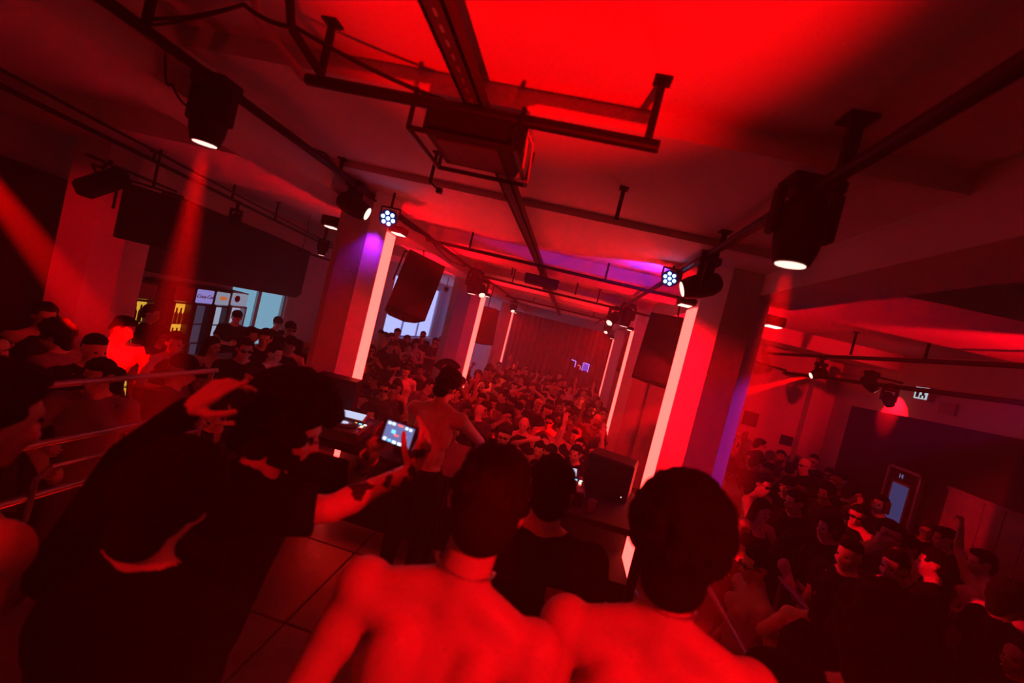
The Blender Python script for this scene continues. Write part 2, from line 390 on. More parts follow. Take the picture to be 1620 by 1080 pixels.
r = thing('exit_sign', V(5.52, 7.85, 3.60), 'small lit white exit sign on the right wall above the board', 'sign')
part('housing', MB().bb((5.50, 7.70, 3.56), (5.60, 8.0, 3.78), .008), white_e, r)
part('face', MB().bb((5.493, 7.72, 3.58), (5.50, 7.98, 3.76)), emat('exit_face', (0.65, 0.85, 0.95), 0.75), r)
g_e = mat('exit_green', (0.02, 0.10, 0.08), 0.5)
part('pictogram', MB().ell((5.49, 7.80, 3.715), (.004, .014, .014), None, 8, 6).bb((5.486, 7.775, 3.63), (5.492, 7.82, 3.70)).bb((5.486, 7.75, 3.595), (5.492, 7.775, 3.65)).bb((5.486, 7.82, 3.595), (5.492, 7.85, 3.64)).bb((5.486, 7.88, 3.60), (5.492, 7.94, 3.73)), g_e, r)
single('notice_board', MB().bb((5.56, 7.25, 3.42), (5.597, 7.55, 3.6)), mat('notice_pale', (.4, .3, .3), .6), 'pale small notice on the right wall beside exit sign', 'notice')
for k, (x, z, w, h) in enumerate(((2.9, 2.6, .35, .5), (3.6, 2.9, .5, .3), (4.1, 2.45, .3, .3), (4.9, 2.2, .25, .2))):
    single('wall_poster', MB().bb((x-w/2, 10.18, z-h/2), (x+w/2, 10.198, z+h/2)), board, ['tall dark poster on the red end wall', 'wide dark poster on the red end wall', 'square dark poster on the red end wall', 'smallest dark notice on the red end wall'][k], 'poster')
# pilaster on the end wall
struct('trim_1', MB().bb((5.05, 10.0, 0), (5.25, 10.2, ZC)), plaster)
# ------------------------------------------------------------------ far end: drape and neon letters
dr = MB(); n = 60
pts = [(-2.55+4.3*i/n, 19.55+.05*math.sin(i*1.9)+.02*math.sin(i*.7)) for i in range(n+1)]
vs = [(x, y, z) for z in (0.02, 3.8) for x, y in pts]
dr.add(vs, [(i, i+1, n+2+i, n+1+i) for i in range(n)]); dr.add([(x, y+.03, z) for x, y, z in vs], [(i, n+1+i, n+2+i, i+1) for i in range(n)])
single('stage_curtain', dr, mat('curtain_far', (0.07, 0.012, 0.03), .95), 'dark curtain closing the far end of the hall', 'curtain', sm=True)
r = thing('neon_sign', V(.7, 19.4, 2.0), 'small violet neon sign on the far dark curtain', 'sign')
ne = emat('neon_violet', (0.35, 0.25, 1.0), 2.2); nr = emat('neon_pink', (1.0, 0.2, 0.4), 1.6); nb = emat('neon_blue', (0.18, 0.08, 0.75), 0.8)
part('tube', MB().tube([(.30, 19.42, 2.36), (.50, 19.42, 2.33), (.50, 19.42, 2.08)], .013), ne, r)
part('tube', MB().tube([(.60, 19.42, 2.2), (.74, 19.42, 2.18), (.74, 19.42, 2.04)], .010), nr, r)
part('panel', MB().bb((.84, 19.40, 2.03), (1.05, 19.42, 2.34)), nb, r)
part('tube', MB().tube([(.82, 19.39, 2.02), (.82, 19.39, 2.36), (1.07, 19.39, 2.34), (1.07, 19.39, 2.0)], .011), ne, r)
part('back_bar', MB().bb((.25, 19.43, 2.16), (1.1, 19.50, 2.19)), blackm, r)

# ------------------------------------------------------------------ rig: pipes, rails, brackets, cables
def pipe(name, pts, r, m, label, cat='pipe', seg=10): return single(name, MB().tube([Vector(p) for p in pts], r, seg), m, label, cat, sm=True)
pipe('lighting_pipe', [(-2.2, YB+.3, 4.05), (-2.2, 19.3, 4.05)], .028, blackm, 'long black lighting pipe along the left ceiling beam')
pipe('lighting_pipe', [(.88, YB+.3, 4.05), (.88, 19.3, 4.05)], .030, blackm, 'long black lighting pipe along the right of the hall')
pipe('cross_pipe', [(-1.42, 1.92, 4.0), (.16, 1.92, 4.0)], .026, blackm, 'short black cross pipe passing through the projector')
pipe('cross_pipe', [(-2.15, 5.85, 3.98), (1.4, 5.85, 3.98)], .022, blackm, 'thin cross pipe just beyond the first columns')
pipe('cross_pipe', [(-2.15, 9.2, 3.98), (1.4, 9.2, 3.98)], .024, blackm, 'thin cross pipe before the middle columns')
pipe('cross_pipe', [(-2.15, 13.5, 3.96), (1.45, 13.5, 3.96)], .026, blackm, 'distant cross pipe beyond the middle columns')
pipe('side_pipe', [(-4.45, 2.3, 3.97), (-6.25, 10.7, 3.93)], .022, blackm, 'thin black pipe high above the left bar area')
pipe('side_pipe', [(-4.3, 2.6, 4.03), (-6.15, 10.7, 3.98)], .014, blackm, 'thinner upper pipe above the left bar area')
pipe('short_pipe', [(-4.78, 3.75, 3.74), (-5.05, 5.0, 3.74)], .016, blackm, 'short lower pipe carrying the speakers at the far left')
pipe('side_pipe', [(4.0, 2.6, 3.93), (4.0, 10.1, 3.86)], .028, blackm, 'upper black pipe running along the right aisle')
pipe('side_pipe', [(4.5, 2.8, 3.66), (4.5, 10.1, 3.57)], .032, blackm, 'lower black pipe running along the right aisle')
pipe('side_pipe', [(2.2, 10.1, 3.70), (4.5, 10.1, 3.62)], .02, blackm, 'thin pipe across the end of the right aisle')
# centre strut channel with slots
r = thing('ceiling_rail', V(-.645, 2, 4.05), 'slotted steel rail along the middle of the ceiling', 'rail')
part('channel', MB().bb((-.69, -2.5, 4.03), (-.60, 19.0, 4.045)).bb((-.69, -2.5, 4.03), (-.675, 19, 4.09)).bb((-.615, -2.5, 4.03), (-.60, 19, 4.09)), bracket_m, r)
for k in range(26):
    part('slot', MB().bb((-.650, .3+.075*k, 4.0285), (-.640, .335+.075*k, 4.031)), steel, r)
for y in (.6, 2.9, 5.0, 7.4, 9.8, 13, 16.5): part('hanger', MB().cyl((-.645, y, 4.05), (-.645, y, 4.2 if y < 2.2 else 4.13), .008), bracket_m, r)
# drop brackets
def bracket(x, y, z0, z1, label, w=.03, foot=None):
    r = thing('drop_bracket', V(x, y, z1), label, 'bracket', 'black drop brackets on the ceiling')
    part('post', MB().box((x, y, (z0+z1)/2), (w, w*.7, z1-z0), None, .004), blackm, r)
    part('ceiling_plate', MB().box((x, y, z1-.006), (w*2.2, w*2.2, .012)), blackm, r)
    if foot: part('foot', MB().cyl((x, y, z0+.01), (x+foot[0], y+foot[1], z0+foot[2]), w*.28, None, 8).box((x+foot[0], y+foot[1], z0+foot[2]), (w*1.6, w*1.6, w*1.6)), blackm, r)
    return r
bracket(.11, 1.92, 4.03, 4.27, 'thick drop bracket holding the right end of the cross pipe', .032)
bracket(-1.36, 1.92, 4.03, 4.27, 'thick drop bracket holding the left end of the cross pipe', .032)
bracket(-1.17, 3.0, 3.95, 4.165, 'drop bracket with bent foot behind the projector', .022, (.07, .02, -.03))
bracket(.10, 2.95, 3.96, 4.165, 'plain drop bracket right of the projector', .026)
bracket(-.40, 1.92, 3.86, 4.0, 'short stub hanging under the cross pipe', .034)
bracket(.88, 1.95, 4.07, 4.27, 'drop bracket over the nearest right moving light', .05)
bracket(.88, 3.4, 4.07, 4.165, 'drop bracket over the second right moving light', .035)
bracket(-2.2, 1.85, 4.07, 4.27, 'drop bracket over the nearest left moving light', .04)
bracket(-2.2, 3.62, 4.07, 4.165, 'drop bracket over the second left moving light', .03)
for k, (x, y) in enumerate(((-1.55, 5.85), (.25, 5.85), (-1.25, 7.9), (-.1, 8.6), (.35, 9.2), (-1.4, 9.2), (-1.3, 13.5), (.5, 13.5))):
    bracket(x, y, 3.99, 4.27 if not (6.4 < y < 7.7) and y < 9.5 else (4.27 if 12 < y < 13.2 else 4.11), ['first', 'second', 'third', 'fourth', 'fifth', 'sixth', 'seventh', 'eighth'][k] + ' small bracket of those receding down the hall ceiling', .026)
for k, (x, y) in enumerate(((-4.9, 4.5), (-5.25, 6.1), (-5.55, 7.5), (4.0, 4.6), (4.0, 5.8), (4.0, 7.2))):
    bracket(x, y, 3.93 if x > 0 else 3.96, 4.27 if not (3.65 < y < 5.4) else 4.05, ['nearest bracket of the left bar pipe', 'middle bracket of the left bar pipe', 'farthest bracket of the left bar pipe', 'nearest bracket of the right aisle pipe', 'middle bracket of the right aisle pipe', 'farthest bracket of the right aisle pipe'][k], .03)
# pale conduit elbow and its dark twin by the left end of the cross pipe
pipe('conduit', [(-1.62, 1.75, 4.255), (-1.60, 1.78, 4.14), (-1.50, 1.88, 4.06), (-1.44, 1.94, 4.0)], .017, paletube, 'pale bent conduit near the left end of the cross pipe', 'conduit')
pipe('conduit', [(-1.44, 1.72, 4.255), (-1.42, 1.76, 4.12), (-1.34, 1.90, 4.02)], .018, blackm, 'black bent conduit beside the pale one', 'conduit')
def cable(pts, r, label, sag=0.0, m=None):
    out = []
    for a, b in zip(pts[:-1], pts[1:]):
        a, b = Vector(a), Vector(b)
        for i in range(8):
            t = i/8; p = a.lerp(b, t); p.z -= sag*4*t*(1-t); out.append(p)
    out.append(Vector(pts[-1])); return single('cable', MB().tube(out, r, 6), m or blackp, label, 'cable', sm=True)
cable([(-2.2, 1.85, 4.10), (-1.62, 1.72, 4.16), (-1.42, 1.78, 4.14), (-.75, 1.95, 4.03)], .009, 'black cable looping from left pipe to the projector', .02)
cable([(-2.2, 1.85, 4.07), (-1.65, 1.72, 4.145)], .007, 'thin second cable beside the bent conduits', .015)
cable([(-2.17, 1.0, 4.09), (-2.17, 2.2, 4.06), (-2.16, 3.3, 4.08), (-2.17, 4.6, 4.04), (-2.17, 6.0, 4.06)], .013, 'thick cable tied along the left lighting pipe', .05)
cable([(-2.24, 2.0, 4.03), (-2.28, 2.1, 3.93), (-2.2, 2.25, 3.90)], .006, 'thin cable loop hanging beside the nearest left light', .06)
cable([(-2.18, 6.0, 4.05), (-2.18, 8.5, 4.05), (-2.18, 11, 4.05)], .012, 'far cable sagging along the left lighting pipe', .12)
cable([(.90, 3.7, 4.0), (.98, 3.75, 3.88), (.93, 3.68, 3.85)], .006, 'thin cable loop hanging beside the second right light', .03)
# ------------------------------------------------------------------ projectors
r = thing('projector', V(-.64, 2.08, 3.85), 'large black projector in a cage at the ceiling centre', 'projector')
part('body', MB().bb((-.84, 1.90, 3.87), (-.44, 2.28, 4.01), .02), blackp, r)
part('cage', MB().tube([(-.88, 1.87, 3.86), (-.88, 2.32, 3.86), (-.41, 2.32, 3.86), (-.41, 1.87, 3.86), (-.88, 1.87, 3.86)], .011, 6).tube([(-.88, 1.87, 3.86), (-.88, 1.87, 4.03)], .011, 6).tube([(-.41, 1.87, 3.86), (-.41, 1.87, 4.03)], .011, 6).tube([(-.41, 2.32, 3.86), (-.41, 2.32, 4.03)], .011, 6).tube([(-.88, 2.32, 3.86), (-.88, 2.32, 4.03)], .011, 6), blackm, r)
part('mount', MB().bb((-.70, 2.0, 4.0), (-.58, 2.2, 4.06)), blackm, r)
part('lens', MB().lathe((-.56, 2.27, 3.94), (0, 1, 0), [(0, .05), (.06, .05), (.07, .04)]), blackm, r, True)
part('cable', MB().tube([(-.42, 1.92, 4.0), (-.39, 2.0, 3.95), (-.40, 2.1, 3.87), (-.44, 2.2, 3.85)], .006, 6).tube([(-.43, 1.95, 4.03), (-.37, 2.05, 3.96), (-.38, 2.2, 3.84), (-.46, 2.25, 3.86)], .005, 6), paletube, r)
part('vent_panel', MB().bb((-.78, 1.95, 3.862), (-.50, 2.22, 3.872)), bracket_m, r)
r = thing('projector', V(-.62, 6.9, 3.86), 'small flat projector farther along the ceiling rail', 'projector')
part('body', MB().box((-.62, 6.9, 3.90), (.52, .34, .13), Matrix.Rotation(math.radians(4), 3, 'Z'), .015), blackp, r)
part('mount', MB().cyl((-.645, 6.9, 3.95), (-.645, 6.9, 4.04), .025), blackm, r)
part('foot', MB().cyl((-.55, 6.95, 3.80), (-.55, 6.95, 3.85), .03), blackm, r)
# ------------------------------------------------------------------ loudspeakers hung in the hall
def hung_speaker(c, w, h, dpt, yaw, tilt, label, ztop, roll=0):
    c = Vector(c); R = Matrix.Rotation(math.radians(yaw), 3, 'Z') @ Matrix.Rotation(math.radians(tilt), 3, 'X') @ Matrix.Rotation(math.radians(roll), 3, 'Y')
    r = thing('hanging_speaker', c-V(0, 0, h/2), label, 'speaker', 'hanging loudspeakers')
    poly = [(-w/2, -dpt/2), (w/2, -dpt/2), (w*.42, dpt*.15), (w*.22, dpt/2), (-w*.22, dpt/2), (-w*.42, dpt*.15)]
    vs = [c + R @ V(x, y, z) for z in (-h/2, h/2) for x, y in poly]; n = 6
    part('cabinet', MB().add(vs, [(i, (i+1) % n, n+(i+1) % n, n+i) for i in range(n)] + [tuple(range(n))[::-1], tuple(range(n, 2*n))]), blackp, r)
    part('grille', MB().box(c + R @ V(0, -dpt/2-.008, 0), (w*.94, .016, h*.95), R, .005), grille, r)
    part('yoke', MB().tube([c + R @ V(-w/2-.015, 0, 0), c + R @ V(-w/2-.015, 0, h/2+.05), c + R @ V(w/2+.015, 0, h/2+.05), c + R @ V(w/2+.015, 0, 0)], .012, 6).cyl(c + R @ V(0, 0, h/2+.05), V(c.x, c.y, ztop), .014), blackm, r)
    return r
hung_speaker((-2.46, 6.6, 3.32), .58, .90, .55, 34, -14, 'big dark loudspeaker hanging behind the first left column', 4.12, 11)
hung_speaker((-2.28, 12.0, 2.95), .50, .95, .5, 30, -8, 'dark loudspeaker hanging behind the middle left column', 4.12)
hung_speaker((1.36, 6.6, 3.30), .55, .95, .55, -32, -6, 'big dark loudspeaker hanging left behind the first right column', 4.12)
hung_speaker((1.75, 12.4, 3.1), .5, .95, .5, -30, -6, 'dark loudspeaker hanging behind the middle right column', 4.12)
hung_speaker((-4.62, 4.3, 3.32), .52, .55, .45, 60, 0, 'square black loudspeaker hanging before the bar board', 4.05)
def tilt_lamp(c, yaw, tilt, label):
    c = Vector(c); R = Matrix.Rotation(math.radians(yaw), 3, 'Z') @ Matrix.Rotation(math.radians(tilt), 3, 'Y')
    r = thing('wash_light', c, label, 'stage light')
    part('body', MB().box(c, (.46, .20, .17), R, .03), blackp, r)
    part('yoke', MB().tube([c + R @ V(.05, -.12, 0), c + R @ V(.05, -.12, .14), c + R @ V(.05, .12, .14), c + R @ V(.05, .12, 0)], .012, 6), blackm, r)
    part('clamp', MB().cyl(c + R @ V(.05, 0, .14), c + V(.05, 0, .24), .018), blackm, r)
    return r
tilt_lamp((-4.98, 4.1, 3.55), 15, -35, 'long black wash light tilted on the far left pipe')
# ------------------------------------------------------------------ moving lights and LED cans
def moving_head(c, aim, s, label, watts=0, size=16, pipe_z=4.05, lens=lens_red, color=HOT, blend=.25, group='moving lights on the ceiling pipes'):
    c = Vector(c); a = (Vector(aim)-c).normalized()
    r = thing('moving_light', V(c.x, c.y, c.z-.2*s), label, 'stage light', group)
    side = a.cross(V(0, 0, 1))
    side = V(1, 0, 0) if side.length < .15 else side.normalized()
    part('head', MB().lathe(c - a*.20*s, a, [(0, .06*s), (.03*s, .10*s), (.10*s, .128*s), (.22*s, .132*s), (.33*s, .118*s), (.40*s, .098*s), (.405*s, .082*s)], 22), blackp, r, True)
    part('lens', MB().lathe(c + a*.198*s, a, [(0, .083*s), (.012*s, .080*s)], 22), lens, r)
    top = c + V(0, 0, .22*s)
    for sg in (-1, 1):
        part('yoke_arm', MB().box((c + side*sg*.155*s + V(0, 0, .09*s)), (.045*s, .10*s, .28*s), Matrix((side, V(0, 0, 1).cross(side), V(0, 0, 1))).transposed(), .012*s), blackp, r)
    part('base', MB().box(top + V(0, 0, .03*s), (.30*s, .22*s, .09*s), Matrix.Rotation(math.atan2(side.y, side.x), 3, 'Z'), .02*s), blackp, r)
    cz = max(pipe_z, top.z+.06*s)
    part('clamp', MB().box((c.x, c.y, (top.z+.07*s+cz)/2), (.07*s, .06*s, abs(cz-top.z-.07*s)+.05)).cyl((c.x-.09*s, c.y, cz), (c.x+.09*s, c.y, cz), .03*s), blackm, r)
    if watts: spot('lamp', c + a*.225*s, c + a*3, watts, size, blend, color, .05*s, r)
    return r
def led_can(c, aim, label, watts, size, color, s=1.0, pipe_z=4.05, lamp_aim=None):
    c = Vector(c); a = (Vector(aim)-c).normalized(); e1 = a.orthogonal().normalized(); e2 = a.cross(e1)
    r = thing('led_can', V(c.x, c.y, c.z-.08), label, 'stage light', 'round LED cans with seven blue diodes')
    part('can', MB().lathe(c - a*.10*s, a, [(0, .06*s), (.02*s, .078*s), (.14*s, .082*s)], 20), mat('can_blue_black', (.01, .012, .03), .4), r, True)
    part('rim', MB().lathe(c + a*.04*s, a, [(0, .084*s), (.012*s, .084*s)], 20), mat('can_rim', (.02, .03, .12), .35), r, True)
    for k in range(7):
        p = c + a*.052*s
        if k: p = p + (e1*math.cos(k*PI/3) + e2*math.sin(k*PI/3))*.05*s
        part('diode', MB().lathe(p, a, [(0, .019*s), (.008*s, .017*s)], 12), led_blue, r)
    part('yoke', MB().tube([c + V(-.095*s, 0, 0), c + V(-.095*s, 0, .10*s), c + V(.095*s, 0, .10*s), c + V(.095*s, 0, 0)], .008, 6).cyl(c + V(0, 0, .10*s), V(c.x, c.y, max(pipe_z, c.z+.13*s)), .012), blackm, r)
    spot('lamp', c + ((Vector(lamp_aim)-c).normalized()*.14 - V(0, 0, .03) if lamp_aim else a*.07*s), lamp_aim or (c + a*2), watts, size, .6, color, .05, r)
    return r
# placed lights
moving_head((-2.2, 2.28, 3.86), (-2.22, 2.42, 0), 0.72, 'nearest moving light on the left pipe, glowing lens down', 14000, 11, color=(1, 0, 0))
moving_head((.88, 2.2, 3.88), (.86, 2.25, 0), 0.78, 'nearest big moving light on the right pipe, lens down', 14000, 11, color=(1, 0, 0))
moving_head((-2.2, 3.95, 3.86), (1.1, 4.55, 2.9), .72, 'second moving light on left pipe, round lens facing right', 2300, 27, lens=lens_white, color=RED, blend=.6)
moving_head((.88, 3.66, 3.80), (-2.05, 3.75, 2.5), .72, 'second moving light on right pipe, lens facing left', 300, 36, color=RED, blend=.6)
moving_head((-2.1, 8.9, 3.76), (-2.0, 8.9, 0), .95, 'left moving light beyond the first column, lens down', 300, 70)
moving_head((-2.2, 10.2, 3.76), (-1.2, 8.5, 2.0), .85, 'left moving light before the middle column lit face', 300, 70)
moving_head((.95, 9.0, 3.84), (.9, 9.1, 0), .9, 'right moving light before the middle column, lens down', 300, 70)
moving_head((.80, 9.9, 3.82), (-.6, 8.0, 1.5), .85, 'right moving light beside its neighbour, turned to the crowd', 300, 70)
moving_head((-2.2, 16.0, 3.76), (-1.4, 14.0, 1.5), .8, 'farthest left moving light by the last column', 400, 90)
moving_head((1.2, 16.2, 3.82), (.4, 14.0, 1.5), .8, 'farthest right moving light by the last column', 400, 90)
led_can((-1.93, 4.15, 3.855), (-1.2, 1.5, 3.2), 'LED can with blue diodes on the left pipe', 9, 60, (0.45, 0.02, 1.0), 1.0, 4.10, (-2.25, 4.45, 3.4))
led_can((.80, 4.55, 3.96), (-.4, 1.8, 3.2), 'LED can with blue diodes on the right pipe', 55, 80, (0.04, 0.03, 1.0), .95, 4.05, (.45, 5.5, 4.15))
# right aisle
moving_head((4.06, 8.0, 3.60), (3.03, 8.0, 3.02), .62, 'small right aisle light shooting a thin beam left', 70000, 7, pipe_z=3.86, color=(1, 0, 0))
moving_head((5.1, 8.45, 3.66), (5.58, 8.45, 3.3), .72, 'right aisle light close to the wall, glowing on it', 160, 70, pipe_z=3.6)
part('wall_arm', MB().cyl((5.1, 8.45, 3.80), (5.6, 8.45, 3.80), .02), blackm, bpy.data.objects['moving_light.011'])
moving_head((4.45, 6.9, 3.42), (4.3, 5.5, 2.0), .55, 'unlit light hanging from the lower right aisle pipe', 0, 40, pipe_z=3.62, lens=blackp)
r = thing('downlight', V(1.78, 4.6, 3.72), 'small downlight on the outer side of the right column', 'lamp')
part('housing', MB().bb((1.668, 4.5, 3.74), (1.90, 4.66, 3.83), .01), blackm, r)
part('lens', MB().bb((1.76, 4.52, 3.728), (1.88, 4.64, 3.738)), lens_white, r)
spot('lamp', (1.82, 4.58, 3.72), (2.15, 4.9, 0), 700, 24, .6, (1, 0, 0), .03, r)
r = thing('downlight', V(-2.72, 4.6, 3.6), 'small downlight on the outer side of the left column', 'lamp')
part('housing', MB().bb((-2.80, 4.46, 3.70), (-2.558, 4.64, 3.80), .01), blackm, r)
part('lens', MB().bb((-2.78, 4.52, 3.688), (-2.68, 4.62, 3.698)), lens_white, r)
part('violet_line', MB().cyl((-2.655, 4.60, .9), (-2.655, 4.60, 3.4), .011), violet_glow_m, r)  # slim violet glowing cylinder along the outer column edge
moving_head((-5.3, 6.3, 3.70), (-5.0, 5.0, 2.2), .5, 'small unlit light on the left bar pipe', 0, 30, pipe_z=3.95, lens=blackp)
moving_head((-5.0, 8.25, 3.70), (-4.9, 8.3, 0), .62, 'small moving light over the bar beside the first column', 30, 40, pipe_z=4.22)
# left beam: a narrow beam light assumed at the left stage side, just out of the picture
moving_head((-3.50, 1.65, 3.86), (-4.26, 4.0, 1.93), .6, 'assumed beam light at the left stage side, narrow red beam', 60000, 8, pipe_z=3.97, color=(1, 0, 0))
# unseen lamps added behind the camera (back lights for the stage people, ceiling wash)
moving_head((1.22, -.75, 3.70), (.14, 1.0, 2.38), .9, 'back light above the rear of the stage', 270, 42, pipe_z=4.05, blend=.8)  # lamp assumed out of view, reddens the foreground backs
moving_head((-1.6, -1.4, 3.75), (-.72, 1.6, 2.6), .9, 'left back light above the rear of the stage', 140, 26, pipe_z=4.05, blend=.6)  # lamp added out of view for the filming man's arm and pointing hand
moving_head((1.42, 5.55, 3.45), (-.4, 8.6, .8), .5, 'added wash light hidden behind the first right column, facing the crowd', 270, 66, pipe_z=4.11, blend=.5, color=(1, .002, .012))  # added out of sight to brighten the crowd
moving_head((-2.42, 5.2, 3.45), (-.3, 8.6, .8), .5, 'added wash light hidden behind the first left column, facing the crowd', 210, 66, pipe_z=3.93, blend=.5, color=(1, .002, .012))  # second hidden lamp added for the crowd, column screens it
moving_head((4.0, 2.5, 3.72), (3.3, 10.2, 3.75), .7, 'added unseen right aisle wash light facing the end wall', 1300, 46, pipe_z=3.93, blend=.6, color=RED)  # added outside the view to redden the right end wall
def added_floor_can(c, aim, label, watts, size, color=RED, blend=.7):
    c = Vector(c); a = (Vector(aim)-c).normalized()
    r = thing('added_floor_wash', V(c.x, c.y, c.z-.16), label, 'stage light', 'added floor wash lights out of view')
    part('can', MB().lathe(c - a*.13, a, [(0, .07), (.03, .10), (.22, .105)], 20), blackp, r, True)
    part('lens', MB().lathe(c + a*.09, a, [(0, .095), (.008, .09)], 20), lens_red, r)
    part('stand', MB().tube([c + V(-.12, 0, 0), c + V(-.12, 0, -.15), c + V(.12, 0, -.15), c + V(.12, 0, 0)], .012, 6), blackm, r)
    spot('lamp', c + a*.11, c + a*3, watts, size, blend, color, .06, r)
    return r
added_floor_can((.6, -1.1, 1.17), (-.30, 1.28, 4.2), 'floor wash light shining up at the ceiling', 1700, 32, (1, 0, .001))  # can assumed behind the camera to brighten the near ceiling
added_floor_can((-3.0, -.4, 1.02), (-3.2, 2.6, 4.2), 'left floor wash light shining up at the ceiling', 45, 80)  # unseen can added to lift the left ceiling
moving_head((-4.3, -.6, 3.78), (-5.8, 4.7, 2.7), .8, 'added unseen rear left light aimed at the unlit column', 420, 24, pipe_z=4.2, blend=.8, color=RED)  # lamp added out of view to brighten the far left column
# hall wash: cans added behind columns and hung speakers to brighten the ceiling
def added_up_can(c, label, watts, size=150, color=RED):
    c = Vector(c); r = thing('added_ceiling_wash', V(c.x, c.y, c.z-.1), label, 'stage light', 'added ceiling wash lights hidden behind columns and speakers')
    part('can', MB().lathe(c - V(0, 0, .08), (0, 0, 1), [(0, .05), (.1, .06)], 16), blackp, r, True)
    part('lens', MB().lathe(c + V(0, 0, .02), (0, 0, 1), [(0, .055), (.006, .05)], 16), lens_red, r)
    part('arm', MB().cyl(c - V(0, 0, .04), c - V(0, .35, .04), .012), blackm, r)
    spot('lamp', c + V(0, 0, .04), c + V(0, 0, 2), watts, size, .4, color, .05, r)
    return r
for c_, l_ in (((-2.30, 5.05, 2.9), 'added ceiling wash light behind the first left column'), ((1.38, 5.25, 2.9), 'added ceiling wash light behind the first right column'), ((-2.6, 11.5, 2.9), 'added ceiling wash light behind the middle left column'), ((1.7, 11.5, 2.9), 'added ceiling wash light behind the middle right column'), ((-2.5, 7.3, 3.0), 'added ceiling wash light behind the left hanging speaker'), ((1.5, 7.35, 3.0), 'added ceiling wash light behind the right hanging speaker')): added_up_can(c_, l_, 125 if c_[1] < 6 else 230 if c_[1] < 8 else 480)
violet = led_can((4.5, 4.1, 3.75), (1.6, 4.4, 2.6), 'added unseen violet LED can tinting the right column', 140, 24, (0.65, 0.03, 0.9), 1.0, 3.93)  # off-view lamp added to turn the column chamfer violet
led_can((-4.6, 15.6, 3.8), (-6.4, 18.6, 1.6), 'added far blue LED can tinting the window wall', 160, 90, (0.12, 0.10, 1.0), .9, 4.26)  # blue lamp added to tint the far left wall
# ------------------------------------------------------------------ DJ table and gear
r = thing('dj_table', V(-.6, 4.0, STZ), 'long black DJ table at the stage front', 'table')
part('tabletop', MB().bb((-2.35, 3.55, 1.80), (.98, 4.55, 1.85), .01), blackp, r)
part('front_cloth', MB().bb((-2.35, 4.52, STZ), (.98, 4.55, 1.80)), drape, r)
for x in (-2.3, -.7, .93): part('leg', MB().bb((x-.03, 3.6, STZ), (x+.03, 3.66, 1.80)), blackm, r)
part('shelf', MB().bb((-2.35, 3.85, 1.25), (.98, 4.5, 1.28)), blackp, r)
part('shelf_front', MB().bb((-2.35, 3.83, 1.10), (.98, 3.85, 1.30)), blackp, r)
screen_w = emat('deck_screen', (0.62, 0.68, 0.95), 1.0)
gear = mat('deck_shell', (0.05, 0.045, 0.045), 0.35, spec=0.5)
rubber = mat('jog_rubber', (0.02, 0.02, 0.02), 0.6)
ored = emat('button_red', (1.0, 0.12, 0.05), 2.0); oamb = emat('button_amber', (1.0, 0.5, 0.1), 2.0); oblu = emat('button_blue', (0.15, 0.5, 1.0), 2.2); owht = emat('button_white', (.8, .9, 1.0), 2.0)
def deck(cx, cy, yaw, label, z=1.85, s=1.15):
    R = Matrix.Rotation(math.radians(yaw), 3, 'Z'); P = lambda x, y, zz: V(cx, cy, z) + R @ V(x*s, y*s, zz*s)
    r = thing('media_deck', V(cx, cy, z), label, 'media player', 'media decks on the DJ table')
    part('body', MB().box(P(0, 0, .05), (.33*s, .42*s, .09*s), R, .012), gear, r)
    scr = part('screen_housing', MB().box(P(0, .145, .11), (.24*s, .12*s, .035*s), R @ Matrix.Rotation(.3, 3, 'X'), .006), gear, r)
    part('screen', MB().box(P(0, .143, .1295), (.19*s, .095*s, .002), R @ Matrix.Rotation(.3, 3, 'X')), screen_w, scr)
    j = part('jog_wheel', MB().lathe(P(0, -.045, .095), (0, 0, 1), [(0, .105*s), (.012, .105*s), (.016, .09*s)], 28), rubber, r, True)
    part('jog_display', MB().lathe(P(0, -.045, .112), (0, 0, 1), [(0, .036*s), (.003, .034*s)], 20), screen_w, j)
    part('jog_ring', MB().lathe(P(0, -.045, .111), (0, 0, 1), [(0, .062*s), (.002, .060*s)], 24), steel, j)
    for k in range(8): part('button', MB().box(P(-.135+.0385*k, .06, .098), (.022*s, .012*s, .006), R), [ored, oamb, oblu, owht][k % 4], r)
    for k, (x, y) in enumerate(((-.135, -.13), (-.135, -.175))): part('play_button', MB().lathe(P(x, y, .095), (0, 0, 1), [(0, .018*s), (.01, .017*s)], 12), (oamb, ored)[k], r)
    for k in range(4): part('button', MB().box(P(-.145, .12-.03*k, .098), (.016*s, .012*s, .006), R), ored, r)
    part('pitch_fader', MB().box(P(.14, -.11, .096), (.012*s, .12*s, .004), R).box(P(.14, -.09, .104), (.022*s, .014*s, .014), R), steel, r)
    for k in range(3): part('button', MB().box(P(.125+.0*k, .02-.03*k, .098), (.02*s, .012*s, .006), R), (oamb, owht, ored)[k], r)
    return r
deck(-1.72, 3.80, 8, 'media deck with bright screen at the left of the DJ table')
deck(-1.05, 4.0, 0, 'media deck in front of the DJ hidden by the phone')
deck(.25, 4.0, 0, 'media deck at the right end of the DJ table')
r = thing('dj_mixer', V(-.42, 3.98, 1.85), 'DJ mixer with rows of blue lights beside the DJ', 'mixer')
part('body', MB().bb((-.62, 3.76, 1.852), (-.22, 4.2, 1.95), .012), gear, r)
for c in range(5):
    for k in range(5):
        part('knob', MB().lathe((-.57+.075*c, 4.10-.055*k, 1.95), (0, 0, 1), [(0, .012), (.02, .009)], 10), rubber, r)
for c in range(9): part('button', MB().box((-.58+.04*c, 4.165, 1.953), (.02, .012, .006)), oblu if c % 3 else owht, r)
for c in range(6): part('button', MB().box((-.25, 3.84+.045*c, 1.953), (.014, .012, .006)), oblu, r)
